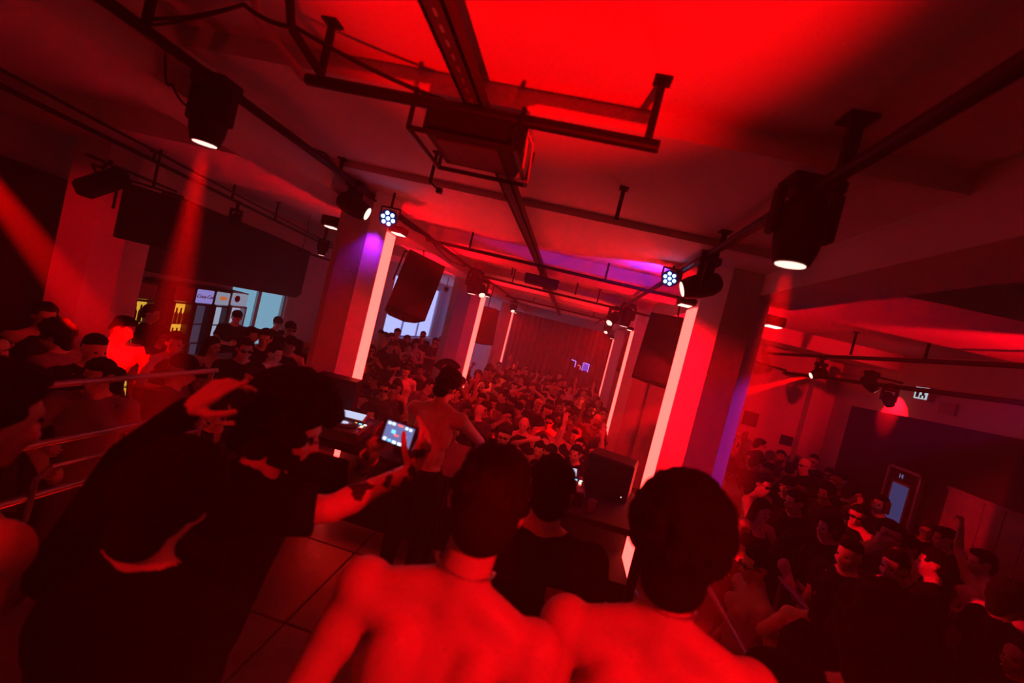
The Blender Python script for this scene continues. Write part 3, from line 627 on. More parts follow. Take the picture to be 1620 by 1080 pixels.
for c in range(4): part('fader', MB().box((-.56+.085*c, 3.81, 1.952), (.008, .06, .003)).box((-.56+.085*c, 3.82, 1.958), (.02, .012, .012)), steel, r)
part('button', MB().box((-.60, 3.9, 1.953), (.02, .02, .01)), ored, r)
def monitor(c, w, h, d, yaw, label, stand=0):
    c = Vector(c); R = Matrix.Rotation(math.radians(yaw), 3, 'Z'); r = thing('monitor_speaker', c, label, 'speaker', 'monitor speakers on the DJ table')
    part('cabinet', MB().box(c + V(0, 0, stand+h/2), (w, d, h), R, .012), blackp, r)
    part('grille', MB().box(c + V(0, 0, stand+h/2) + R @ V(0, -d/2-.006, 0), (w*.92, .012, h*.92), R), grille, r)
    if stand: part('stand', MB().box(c + V(0, 0, stand/2), (w*.6, d*.6, stand), R), blackm, r)
    part('power_led', MB().box(c + V(0, 0, stand+.05) + R @ V(w*.38, -d/2-.014, 0), (.008, .004, .008), R), owht, r)
monitor((-2.02, 4.10, 1.85), .40, .36, .22, 12, 'black monitor speaker on the left end of the DJ table', .07)
monitor((.68, 4.36, 1.85), .42, .34, .34, -15, 'black monitor speaker on the right end of the DJ table')
gl = thing('drink_glass', V(.50, 3.70, 1.85), 'small drinking glass on the right of the DJ table', 'glass')
part('bowl', MB().lathe((.50, 3.70, 1.85), (0, 0, 1), [(0, .028), (.10, .036), (.10, .032), (.012, .024)], 14), mat('clear_glass', (.35, .3, .3), .12, spec=.6), gl, True)
part('drink', MB().lathe((.50, 3.70, 1.864), (0, 0, 1), [(0, .023), (.05, .026)], 12), mat('drink_red', (.25, .05, .05), .2), gl, True)
# glowing red bars assumed under the table and on the left stage edge
glow_r = emat('light_bar_red', (1.0, 0.01, 0.006), 60.0)
def assumed_light_bar(a, b, label, r=.018):
    a, b = Vector(a), Vector(b); t = thing('assumed_light_bar', (a+b)/2-V(0, 0, .04), label, 'lamp', 'assumed red light bars on the stage floor')
    part('tube', MB().cyl(a, b, r), glow_r, t); d = (b-a).normalized()*.03
    part('end_cap', MB().cyl(a-d, a, r*1.3), blackm, t); part('end_cap', MB().cyl(b, b+d, r*1.3), blackm, t)
    part('tray', MB().box((a+b)/2-V(0, 0, .028), (abs(b.x-a.x)+.05, abs(b.y-a.y)+.05, .02)), blackm, t)
assumed_light_bar((-2.0, 4.12, 1.15), (-.6, 4.12, 1.15), 'assumed red light bar fixed under the DJ table shelf')
assumed_light_bar((-2.84, 2.5, .57), (-2.84, 3.4, .57), 'assumed red light bar along the left stage edge')
# ------------------------------------------------------------------ railings
def railing(x, y0, y1, heights, z0, label, posts, loop=False):
    t = thing('stage_railing', V(x, (y0+y1)/2, z0), label, 'railing')
    for z in heights: part('rail', MB().cyl((x, y0, z), (x, y1, z), .019), steel, t, True)
    for y in posts: part('post', MB().cyl((x, y, z0), (x, y, heights[0]), .02), steel, t, True)
    if loop: part('bent_rail', MB().tube([(x+.02, y0+.35, 1.5), (x+.02, y0+.36, 1.72), (x+.02, y0+.42, 1.78), (x+.02, y1-.1, 1.78)], .014), steel, t, True)
    for y in posts: part('clamp', MB().box((x, y, heights[-1]), (.06, .06, .07), None, .01), steel, t)
railing(-2.6, 1.75, 3.25, (2.25, 1.92, 1.62), STZ, 'grey three bar railing at the left of the stage', (1.78, 3.2), True)
railing(1.32, 2.1, 3.75, (1.75, 1.35), STZ, 'near handrail of the stairs right of the stage', (2.15, 3.7))
railing(2.02, 2.1, 3.75, (1.75, 1.35), 0.0, 'outer handrail of the stairs right of the stage', (2.15, 3.7))
ss = struct('stairs', MB().bb((1.39, 2.5, 0), (1.97, 3.3, .02)), stage_m)
for k in range(4): part('step', MB().bb((1.39, 2.1+.4*k, .02), (1.97, 2.1+.4*k+.4, .80-.2*k), .006), stage_m, ss)
# ------------------------------------------------------------------ people: shapes are gathered from rounded pieces and fused into one skin
def fuse(mb, voxel, it=4, fac=.5, ratio=1.0, name='body'):
    me = mb.mesh(name); o = bpy.data.objects.new('tmp', me); COL.objects.link(o)
    m = o.modifiers.new('r', 'REMESH'); m.mode = 'VOXEL'; m.voxel_size = voxel; m.use_smooth_shade = True
    if it: s = o.modifiers.new('s', 'SMOOTH'); s.iterations = it; s.factor = fac
    if ratio < 1: d = o.modifiers.new('d', 'DECIMATE'); d.ratio = ratio
    dg = bpy.context.evaluated_depsgraph_get(); out = bpy.data.meshes.new_from_object(o.evaluated_get(dg))
    bpy.data.objects.remove(o); bpy.data.meshes.remove(me); out.name = name
    for p in out.polygons: p.use_smooth = True
    return out
def join_meshes(ms, name):
    vs, fs = [], []
    for me in ms:
        n = len(vs); vs += [v.co[:] for v in me.vertices]; fs += [tuple(i+n for i in p.vertices) for p in me.polygons]
    out = bpy.data.meshes.new(name); out.from_pydata(vs, [], fs); out.update()
    for p in out.polygons: p.use_smooth = True
    return out
def frame(d, n):
    d = Vector(d).normalized(); n = Vector(n); n = (n - d*n.dot(d)).normalized(); return d, n, d.cross(n)
def hand_mb(w, d, n, thumb, curl=(.25, .25, .3, .35), spread=.06, scale=1.0, tc=.35, rad=.0088):
    """w wrist, d finger direction, n palm normal (palm faces n), thumb = +1/-1 along side"""
    d, n, s = frame(d, n); s = s*thumb; mb = MB(); k = scale; w = Vector(w)
    kn = [(.030, .092), (.010, .097), (-.010, .093), (-.028, .084)]
    for sx, L in kn: mb.cap(w + s*sx*.55*k + d*.012*k, .0165*k, w + (s*sx + d*L)*k, .0125*k, 8)
    lens = [(.040, .026, .020), (.044, .029, .021), (.041, .027, .020), (.032, .021, .018)]
    for i, (sx, L) in enumerate(kn):
        p = w + (s*sx + d*L)*k; dd = (d + s*spread*(1.5-i)).normalized(); c = curl[i]; ang = 0
        for j, ln in enumerate(lens[i]):
            ang += c*(1.0, 1.25, .8)[j]*PI/2*.75
            v = dd*math.cos(ang) + n*math.sin(ang)
            q = p + v*ln*k; mb.cap(p, (rad-.0006*j)*k, q, (rad-.0008*(j+1))*k, 8); p = q
    p = w + (s*.022 + d*.022 + n*.006)*k
    v1 = (s*.75 + d*.65 + n*.25).normalized(); q = p + v1*.045*k; mb.cap(p, .015*k, q, .0115*k, 8)
    v2 = (s*(.55-tc) + d*.8 + n*(.2+tc)).normalized(); q2 = q + v2*.032*k; mb.cap(q, .011*k, q2, .0098*k, 8)
    v3 = (s*(.35-tc) + d*.85 + n*(.2+tc*1.2)).normalized(); mb.cap(q2, .0098*k, q2 + v3*.024*k, .0078*k, 8)
    return mb
def ik(sh, target, l1, l2, hint):
    sh, target, hint = Vector(sh), Vector(target), Vector(hint)
    d = target-sh; L = min(d.length, (l1+l2)*.995); dn = d.normalized()
    a = (l1*l1 - l2*l2 + L*L)/(2*L); h = math.sqrt(max(0, l1*l1-a*a))
    hp = (hint - dn*hint.dot(dn)).normalized()
    return sh + dn*a + hp*h, sh + dn*L
UA, FA = .285, .255
def head_prims(mb, c, R, fem=False):
    P = lambda x, y, z: c + R @ V(x, y, z)
    mb.ell(P(0, .014, .030), (.076, .096, .090), R, 16, 12); mb.ell(P(0, -.016, -.042), (.057 if not fem else .052, .068, .070), R, 14, 10)
    mb.ell(P(0, -.056, -.094), (.027, .024, .020), R, 10, 8)
    mb.cap(P(0, -.086, .010), .0085, P(0, -.106, -.030), .0125, 8)
    for s in (-1, 1):
        mb.cap(P(.012*s, -.082, .026), .0115, P(.046*s, -.066, .022), .010, 8)
        mb.ell(P(.040*s, -.058, -.030), (.026, .026, .024), R, 10, 8)
        mb.ell(P(.079*s, .014, -.006), (.010, .022, .033), R, 10, 8)
        mb.ell(P(.011*s, -.094, -.034), (.009, .010, .008), R, 8, 6)
    mb.ell(P(0, -.083, -.060), (.024, .014, .007), R, 10, 6); mb.ell(P(0, -.081, -.072), (.020, .013, .008), R, 10, 6)
def pose_from(d):
    p = dict(headrot=(0, 0, 0), lean=(0, 0), arms=None, fem=False, width=1.0); p.update(d); return p
def skeleton(p):
    """returns joints; figure faces -Y, feet on z=0, about 1.75 m"""
    lx, ly = p['lean']  # sideways / forward lean of the trunk in radians (about pelvis); forward = toward -Y
    T = Matrix.Rotation(lx, 3, 'Y') @ Matrix.Rotation(ly, 3, 'X'); pv = V(0, 0, .95)
    q = lambda x, y, z: pv + T @ (V(x, y, z) - pv)
    w = p['width']; sw = (.185 if not p['fem'] else .160)*w
    J = dict(T=T, q=q, sw=sw, pel=pv, neck=q(0, .02, 1.47), head=q(0, -.012, 1.625+p.get('nl', 0)))
    J['HR'] = T @ Matrix.Rotation(p['headrot'][2], 3, 'Z') @ Matrix.Rotation(p['headrot'][0], 3, 'X') @ Matrix.Rotation(p['headrot'][1], 3, 'Y')
    for s, k in ((-1, 'R'), (1, 'L')):          # the figure's right is -X when it faces -Y
        J['sh'+k] = q(sw*s, .015, 1.415)
        tgt, hint = p['arms'][k][:2]; T_ = V(*tgt)
        J['el'+k], J['wr'+k] = ik(J['sh'+k], T_, UA*(.94 if p['fem'] else 1), FA*(.94 if p['fem'] else 1), V(*hint))
    return J
def torso_prims(mb, J, fem, inf=0.0, w=1.0):
    q, T = J['q'], J['T']
    E = lambda c, r: mb.ell(q(*c), [x+inf for x in r], T, 16, 12)
    mb.ell(V(0, .01, .965), [x+inf for x in ((.160, .112, .115) if not fem else (.168, .118, .12))], None, 16, 12)
    E((0, .0, 1.10), (.135*w if not fem else .115, .098, .15)); E((0, .01, 1.27), (.160*w if not fem else .135, .110, .175))
    mb.cap(q(-J['sw']*.75, .018, 1.405), .062+inf, q(J['sw']*.75, .018, 1.405), .062+inf, 12)
    for s in (-1, 1):
        mb.cap(q(.03*s, .030, 1.49), .042+inf*.4, q(J['sw']*.8*s, .022, 1.43), .046+inf*.6, 10)
        if fem: E((.072*s, -.082, 1.275), (.062, .055, .062))
        else: E((.078*s, -.070, 1.315), (.080, .045, .058))
        E((.084*s, .086, 1.325), (.056, .040, .095)); E((.055*s, .066, 1.13), (.045, .05, .15))
        mb.ell(V(.078*s, .055, .915), [x+inf for x in (.088, .092, .10)], None, 14, 10)
def limb(mb, a, b, ra, rb, bulge=None, seg=12):
    mb.cap(a, ra, b, rb, seg)
    if bulge: mb.cap(a.lerp(b, bulge[0]), bulge[1]*.97, a.lerp(b, bulge[0]+.12), bulge[1], seg)
def leg_prims(mb, fem, inf=0.0, feet=True, zmin=0):
    for s in (-1, 1):
        h = V(.092*s, .01, .90); kn = V(.105*s, -.005, .49); an = V(.110*s, .03, .085)
        limb(mb, h, kn, .088+inf, .058+inf, (.15, .088+inf)); limb(mb, kn, an, .054+inf, .040+inf, (.2, .058+inf))
        if feet: mb.cap(an + V(0, .01, -.045), .038, an + V(.012*s, -.17, -.052), .031, 10)
def body_mesh(p, voxel, ratio, hv=None, hratio=.5, full_hand=True, it=4):
    J = skeleton(p); fem = p['fem']; mb = MB()
    head_prims(mb, J['head'], J['HR'], fem)
    mb.cap(J['neck'] + V(0, 0, -.03), .060 if not fem else .052, J['head'] + J['HR'] @ V(0, .022, -.055), .054 if not fem else .046, 14)
    torso_prims(mb, J, fem, 0, p['width']); leg_prims(mb, fem)
    ws = .9 if fem else 1.0; hands = []
    for k, s in (('R', -1), ('L', 1)):
        sh, el, wr = J['sh'+k], J['el'+k], J['wr'+k]
        mb.ell(sh, .066*ws, None, 12, 10); limb(mb, sh, el, .054*ws, .041*ws, (.25, .053*ws)); limb(mb, el, wr, .042*ws, .0275*ws, (.14, .044*ws))
        a = p['arms'][k]; hd = Vector(a[2]) if len(a) > 2 and a[2] else (wr-el).normalized()
        hn = Vector(a[3]) if len(a) > 3 and a[3] else V(0, 0, -1) if abs(hd.normalized().z) < .9 else V(0, -1, 0)
        curl = a[4] if len(a) > 4 and a[4] else (.25, .28, .32, .36)
        th = a[5] if len(a) > 5 else 1
        hm_ = hand_mb(wr, hd, hn, th, curl, scale=.98*ws+.04)
        # wrist blend piece
        hm_.cap(el.lerp(wr, .9), .026*ws, wr + hd.normalized()*.02, .022*ws, 10)
        hands.append(fuse(hm_, hv or .006, 2, .5, hratio))
    body = fuse(mb, voxel, it, .5, ratio)
    out = join_meshes([body]+hands, 'body')
    for h in hands+[body]: bpy.data.meshes.remove(h)
    return out, J
def tube_e(mb, q, rings, seg=18):
    """stack of ellipse rings given as (x, y, z, rx, ry) in trunk space, flat ends"""
    vs = []
    for x, y, z, rx, ry in rings:
        for i in range(seg):
            t = 2*PI*i/seg; vs.append(q(x + rx*math.cos(t), y + ry*math.sin(t), z))
    n = len(rings); fs = [(k*seg+i, k*seg+(i+1) % seg, (k+1)*seg+(i+1) % seg, (k+1)*seg+i) for k in range(n-1) for i in range(seg)]
    fs += [tuple(range(seg))[::-1], tuple(range((n-1)*seg, n*seg))]
    return mb.add(vs, fs)
def top_mesh(p, J, kind, voxel, ratio, it=3):
    fem, w, q = p['fem'], p['width'], J['q']; mb = MB()
    if kind in ('tee', 'loose', 'long', 'tank'):
        lo = .88 if kind != 'tank' else .92; b = .014 if kind != 'loose' else .03
        tube_e(mb, q, [(0, .012, lo, .168+b, .128+b), (0, .008, 1.02, .155*w+b, .120+b), (0, .006, 1.15, .152*w+b, .116+b), (0, .010, 1.30, .168*w+b, .126+b), (0, .015, 1.40, .150*w+b, .098+b), (0, .024, 1.455, .098, .074)])
        if kind != 'tank': mb.ell(q(0, .03, 1.45), (.115, .072, .045), J['T'], 16, 10)
        for s in (-1, 1):
            mb.ell(q(.080*s, .080, 1.33), (.088, .068, .125), J['T'], 12, 8); mb.ell(q(.075*s, -.072, 1.30), (.09, .062, .075), J['T'], 12, 8)
            if kind == 'tank': mb.cap(q(.085*s, -.05, 1.36), .032, q(.095*s, .03, 1.475), .022, 10); mb.cap(q(.095*s, .03, 1.475), .022, q(.09*s, .075, 1.38), .034, 10)
            else: mb.cap(q(.045*s, .030, 1.475), .045, q(J['sw']*.9*s, .02, 1.425), .056, 12)
        if kind != 'tank':
            for k in 'RL':
                sh, el, wr = J['sh'+k], J['el'+k], J['wr'+k]; e = .62 if kind == 'tee' else .85
                mb.ell(sh, .078, None, 12, 10)
                if kind == 'long': mb.cap(sh, .068, el, .056, 12); mb.cap(el, .056, el.lerp(wr, .93), .040, 12)
                else: mb.cyl(sh, sh.lerp(el, e), .070, .064 if kind == 'tee' else .076, 14)
    elif kind == 'bra':
        tube_e(mb, q, [(0, .008, 1.20, .142, .116), (0, .006, 1.26, .150, .122), (0, .008, 1.32, .152, .122), (0, .01, 1.345, .140, .108)])
        for s in (-1, 1):
            mb.ell(q(.072*s, -.085, 1.275), (.070, .062, .068), J['T'], 12, 10)
            mb.cap(q(.085*s, -.09, 1.31), .016, q(.098*s, .02, 1.478), .013, 8); mb.cap(q(.098*s, .02, 1.478), .013, q(.07*s, .115, 1.33), .015, 8)
    return fuse(mb, voxel, it, .5, ratio, 'top')
def pants_mesh(voxel, ratio, fem=False):
    mb = MB(); tube_e(mb, lambda x, y, z: V(x, y, z), [(0, .012, .84, .18, .135), (0, .012, .95, .178, .132), (0, .006, 1.02, .158, .118)])
    for s in (-1, 1): mb.ell(V(.078*s, .058, .91), (.10, .10, .11), None, 14, 10)
    leg_prims(mb, fem, .016, False)
    for s in (-1, 1): mb.cap(V(.110*s, .03, .10), .060, V(.105*s, 0, .4), .07, 12); mb.cap(V(.110*s, .03, .05), .048, V(.122*s, -.15, .042), .040, 10)
    return fuse(mb, voxel, 3, .5, ratio, 'trousers')
def hair_mesh(kind, voxel, ratio, it=1, seed=1):
    """in head space: centre of head at origin, face toward -Y"""
    rnd = random.Random(seed); mb = MB()
    def scalp(n, r0, r1, grow, front=-.045, low=-.02):
        for _ in range(n):
            t = rnd.uniform(0, 2*PI); ph = math.asin(rnd.uniform(-.55, 1)); d = V(math.cos(ph)*math.cos(t), math.cos(ph)*math.sin(t), math.sin(ph))
            c = V(d.x*(.074+grow), .016+d.y*(.094+grow), .034+d.z*(.088+grow))
            if c.y < front and c.z < .085: continue
            if c.y < .02 and c.z < low+.03: continue
            if c.z < low-.05: continue
            mb.ell(c, rnd.uniform(r0, r1), None, 7, 5)
    if kind == 'short':
        mb.ell(V(0, .026, .052), (.081, .095, .080), None, 16, 12); mb.ell(V(0, .062, -.015), (.074, .064, .085), None, 14, 10); mb.ell(V(0, -.035, .095), (.062, .055, .034), None, 12, 8)
        scalp(60, .012, .020, .004)
    elif kind == 'fade':
        mb.ell(V(0, .02, .062), (.078, .09, .070), None, 16, 12); mb.ell(V(0, .055, .02), (.072, .062, .07), None, 14, 10); mb.ell(V(0, -.05, .10), (.05, .045, .03), None, 12, 8)
    elif kind == 'curly':
        mb.ell(V(0, .03, .055), (.085, .098, .085), None, 16, 12); mb.ell(V(0, .068, -.02), (.075, .06, .08), None, 14, 10); mb.ell(V(0, .05, .0), (.092, .080, .10), None, 14, 10); mb.ell(V(0, .066, -.075), (.070, .052, .060), None, 14, 10); scalp(170, .022, .032, .018, -.055, -.02)
    elif kind == 'bigcurl':
        mb.ell(V(0, .03, .06), (.10, .11, .10), None, 16, 12); mb.ell(V(0, .075, -.03), (.09, .07, .09), None, 14, 10); scalp(260, .022, .036, .040, -.06, -.03)
        for _ in range(70):
            t = rnd.uniform(-.2, PI+.2); mb.ell(V(.10*math.cos(t), .03+.085*math.sin(t), rnd.uniform(-.10, .02)), rnd.uniform(.02, .032), None, 7, 5)
    elif kind == 'long':
        mb.ell(V(0, .022, .050), (.086, .099, .084), None, 16, 12)
        for i in range(15):
            t = -.35 + (PI+.7)*i/14; x, y = .080*math.cos(t), .03+.075*math.sin(t)
            mb.cap(V(x*.95, y*.9, .04), .026, V(x*1.15, y*1.15+.01, -.14 - .10*max(0, math.sin(t)) + rnd.uniform(-.02, .02)), .020, 8)
    elif kind == 'bun':
        mb.ell(V(0, .026, .048), (.081, .095, .080), None, 16, 12); mb.ell(V(0, .062, -.01), (.068, .06, .072), None, 14, 10); mb.ell(V(0, .105, .095), .042, None, 12, 10)
    elif kind == 'cap':
        mb.ell(V(0, .014, .055), (.086, .103, .082), None, 18, 12)
        mb.ell(V(0, -.105, .052), (.066, .075, .012), None, 14, 8)
    elif kind == 'beanie':
        mb.ell(V(0, .016, .055), (.088, .106, .092), None, 18, 12); tube_e(mb, lambda x, y, z: V(x, y, z), [(0, .014, .015, .088, .106), (0, .014, .06, .090, .108)])
    elif kind == 'blockcap':
        tube_e(mb, lambda x, y, z: V(x, y, z), [(0, .02, -.01, .084, .102), (0, .02, .05, .092, .108), (0, .02, .11, .094, .108), (0, .02, .145, .080, .095)]); mb.ell(V(0, .07, -.05), (.068, .055, .06), None, 12, 8)
        scalp(80, .012, .02, .012)
    return fuse(mb, voxel, it, .5, ratio, 'hair')
def beard_mesh(voxel=.006):
    mb = MB()
    for i in range(11):
        t = PI + PI*i/10; x, y = .062*math.cos(t), .0+.072*math.sin(t)
        mb.cap(V(x, y*.9+.0, -.045), .015, V(x*.75, y*.85-.01, -.100), .017, 8)
    mb.ell(V(0, -.07, -.105), (.034, .026, .024), None, 10, 8)
    return fuse(mb, voxel, 2, .5, .6, 'beard')
def specs_mesh():
    mb = MB()
    for s in (-1, 1): mb.ell(V(.033*s, -.094, .004), (.029, .009, .019), None, 10, 6); mb.cyl(V(.062*s, -.088, .008), V(.080*s, .0, .010), .0035, .0035, 5)
    mb.cyl(V(-.01, -.10, .008), V(.01, -.10, .008), .004, .004, 5)
    return mb.mesh('sunglasses')
def eyes_mesh():
    mb = MB()
    for s in (-1, 1): mb.ell(V(.031*s, -.0785, .004), (.014, .008, .007), None, 8, 6)
    mb.cyl(V(-.025, -.07, .004), V(.025, -.07, .004), .002, .002, 4)
    return mb.mesh('eyes')
def chain_mesh(r=.066, drop=.035):
    mb = MB(); pts = [V(r*math.cos(2*PI*i/20), .02+r*.95*math.sin(2*PI*i/20), -.145-drop*max(0, -math.sin(2*PI*i/20))) for i in range(21)]
    mb.tube(pts, .0035, 5); return mb.mesh('necklace')

SKINS = [mat('skin_light', (0.55, 0.36, 0.28), .5, bump=.05, scale=90, var=.06, vscale=14), mat('skin_tan', (0.42, 0.25, 0.18), .5, bump=.05, scale=90, var=.06, vscale=14), mat('skin_dark', (0.26, 0.14, 0.09), .5, bump=.05, scale=90, var=.06, vscale=14)]
HAIRS = [mat('hair_black', (0.007, 0.006, 0.006), .8, bump=.5, scale=160, spec=.08), mat('hair_brown', (0.020, 0.011, 0.007), .8, bump=.5, scale=160, spec=.08), mat('hair_fair', (0.30, 0.20, 0.09), .55, bump=.5, scale=160)]
CLOTH = {'black': mat('cloth_black', (0.005, 0.0045, 0.005), .95, bump=.2, scale=60, spec=.06), 'charcoal': mat('cloth_charcoal', (0.035, 0.032, 0.036), .9, bump=.2, scale=60), 'grey': mat('cloth_grey', (0.16, 0.15, 0.16), .9, bump=.2, scale=60), 'white': mat('cloth_white', (0.62, 0.60, 0.60), .9, bump=.2, scale=60), 'red': mat('cloth_red', (0.35, 0.05, 0.05), .9, bump=.2, scale=60)}
DENIM = mat('dark_denim', (0.018, 0.018, 0.026), .9, bump=.2, scale=80)
eye_m = mat('eye_dark', (0.015, 0.012, 0.012), .15, spec=.6); shade_m = mat('sunglass_black', (0.008, 0.008, 0.010), .12, spec=.7); chain_m = mat('chain_silver', (0.55, 0.52, 0.5), .3, .9)
def put(name, me, m, parent, loc=(0, 0, 0), R=None, own=False):
    """link mesh data (shared between copies) with an object-level material"""
    if not me.materials: me.materials.append(m)
    o = bpy.data.objects.new(name, me); COL.objects.link(o)
    o.parent = parent; o.location = loc
    if R is not None: o.rotation_euler = R.to_euler()
    if me.materials[0] != m: o.material_slots[0].link = 'OBJECT'; o.material_slots[0].material = m
    return o
# people the photograph lets one single out: x, y, z, facing target, height, pose, top, colour, hair, hair colour, skin, sunglasses, chain, label
FIXED_PEOPLE = [
 (2.57, 3.93, RP, (0, 2.5), 1.03, 'down', 'tee', 'black', 'fade', 0, 0, 0, 0, 'clean-cut man in black t-shirt in the middle of the right aisle crowd'),
 (2.93, 3.97, RP, (1, 2), 1.03, 'drink', 'tee', 'black', 'short', 0, 0, 0, 1, 'man in black tee with bare neck and necklace in the right aisle'),
 (3.47, 4.30, RP, (1, 6), 1.04, 'down', 'tee', 'black', 'short', 0, 0, 0, 0, 'man in black tee seen in profile looking left, right aisle'),
 (4.57, 5.62, RP, (1, 5.5), 1.02, 'drink', 'tee', 'black', 'short', 0, 1, 0, 0, 'dark man standing before the board screen, profile to the left'),
 (4.40, 4.86, RP, (3, 5.2), 1.03, 'fist', None, 'black', 'short', 0, 0, 0, 0, 'shirtless man near the right picture edge with fist at chin'),
 (2.83, 3.50, RP, (0, 3), .97, 'down2', 'tee', 'black', 'short', 1, 0, 0, 0, 'man lower in the right aisle with face turned to stage'),
 (2.40, 5.10, RP, (3, 2), .95, 'fdown', 'bra', 'black', 'long', 0, 0, 0, 0, 'long-haired woman in black crop top brightly lit beside the right column'),
 (3.43, 5.48, RP, (1, 1.5), .95, 'fside', 'bra', 'black', 'bun', 0, 0, 0, 0, 'woman in strappy black crop top facing camera in right aisle'),
 (2.68, 5.83, RP, (4, 4), 1.03, 'drink', None, 'black', 'short', 0, 0, 1, 0, 'shirtless man with sunglasses beside the right column'),
 (3.11, 6.14, RP, (0, 3), 1.03, 'down', 'tee', 'black', 'cap', 0, 0, 0, 0, 'man in dark cap behind the lit woman, right aisle'),
 (4.50, 6.58, RP, (0, 4), 1.03, 'phone', 'tee', 'black', 'short', 0, 1, 0, 0, 'man holding a phone up near the glowing door'),
 (2.90, 4.81, RP, (0, 3), 1.0, 'drink', 'loose', 'black', 'curly', 0, 0, 0, 0, 'curly-haired person in loose black shirt in the right aisle middle'),
 (1.70, 3.45, .22, (-2, 3.2), 1.03, 'down', None, 'black', 'short', 0, 0, 1, 0, 'shirtless man with sunglasses standing on the stage stairs'),
 (1.66, 2.62, .64, (3, 5), .93, 'fside', 'tank', 'black', 'long', 0, 0, 0, 0, 'woman in black tank top hugging herself on the stairs'),
 (-4.70, 3.62, LP, (0, 2), 1.04, 'down', 'tank', 'black', 'short', 0, 1, 0, 0, 'broad man in black tank top at the far left'),
 (-4.36, 4.02, LP, (-2, 3.5), 1.03, 'down2', None, 'black', 'short', 0, 0, 0, 1, 'shirtless man with glinting necklace behind the black tee man, left'),
 (-3.62, 3.18, LP, (-1, 2.5), 1.02, 'down', 'tee', 'black', 'fade', 0, 0, 0, 0, 'man in black t-shirt with flat hair behind the railing'),
 (-3.72, 2.55, LP, (-1, 2), 1.0, 'down2', None, 'black', 'short', 0, 1, 1, 0, 'blurred face with dark glasses at the left picture edge'),
 (-3.05, 2.75, LP, (-2.0, 1.2), 1.0, 'drink', 'tee', 'grey', 'short', 0, 0, 1, 0, 'man in grey printed t-shirt and sunglasses leaning behind the railing'),
 (-2.98, 2.08, LP, (-1.5, 2.6), 1.0, 'fist', None, 'black', 'short', 0, 0, 0, 0, 'bare-armed person at the left edge holding the railing'),
 (-4.0, 4.32, LP, (-1, 3), .99, 'drink', 'tank', 'black', 'short', 0, 1, 0, 0, 'person in black tank top lit by the red beam'),
 (-3.45, 4.65, LP, (-2, 3.5), 1.03, 'down', 'tee', 'black', 'short', 0, 0, 1, 0, 'man with sunglasses and black tee left of the raised hand'),
 (-3.40, 5.10, LP, (-1, 5), 1.0, 'down', 'loose', 'white', 'short', 0, 0, 0, 0, 'person in pale patterned shirt left of the first column'),
 (-1.12, 7.26, 0, (-1.1, 12), 1.02, 'down', 'tee', 'charcoal', 'bald', 0, 0, 0, 0, 'bald man in dark t-shirt seen from behind just below the DJ'),
 (-.54, 6.22, 0, (-.6, 3), 1.01, 'down', 'tee', 'black', 'fade', 0, 0, 1, 0, 'man with wraparound sunglasses just below the mixer'),
 (-.02, 6.35, 0, (-.6, 3), .97, 'head', None, 'black', 'short', 0, 0, 0, 0, 'shirtless man with hands behind head just below the stage'),
 (-.26, 5.62, 0, (-.6, 3), .95, 'down', 'tee', 'black', 'cap', 0, 0, 1, 0, 'capped person in sunglasses nearest to the DJ mixer'),
 (-1.90, 6.10, 0, (-1, 3), .93, 'fdown', 'tank', 'black', 'long', 2, 0, 1, 0, 'fair-haired woman with sunglasses in black tank by the left monitor'),
 (-1.62, 5.55, 0, (-1, 3), .93, 'fdown', 'tank', 'charcoal', 'long', 1, 0, 0, 0, 'long-haired woman just right of the left monitor speaker'),
 (-2.25, 5.65, 0, (-1, 2), .98, 'fside', 'bra', 'white', 'curly', 1, 0, 0, 0, 'pale-topped person beside the left column foot'),
 (.95, 6.05, 0, (-.2, 3), .99, 'drink', 'loose', 'white', 'cap', 0, 0, 0, 0, 'person in white patterned shirt beside the right monitor'),
 (.55, 7.0, 0, (-.4, 3), 1.0, 'both', 'tee', 'black', 'short', 0, 0, 0, 0, 'man in black tee with both hands raised, right of centre'),
 (-5.62, 5.58, LP, (-4, 7), .99, 'drink', 'tee', 'black', 'short', 0, 0, 0, 0, 'bartender before the nearest amber fridge'),
 (-5.66, 7.25, LP, (-4, 6), 1.0, 'drink', 'tee', 'black', 'cap', 0, 0, 0, 0, 'bartender in cap before the orange logo fridge'),
 (-5.60, 8.3, LP, (-4, 8), .97, 'drink', 'tee', 'black', 'beanie', 0, 0, 0, 0, 'bartender in beanie before the blue window'),
 (-4.45, 6.95, LP, (-2, 5), 1.05, 'down', 'tee', 'black', 'cap', 0, 0, 1, 0, 'tall man in dark cap and glasses at the bar front'),
 (-4.40, 8.05, LP, (-3, 5), 1.0, 'drink', 'tee', 'black', 'cap', 0, 0, 0, 0, 'man in black cap and tee before the candle glasses'),
 (-4.35, 9.35, LP, (-3, 6), 1.0, 'down', 'tee', 'black', 'beanie', 0, 0, 0, 0, 'dark figure in a beanie against the blue window'),
]
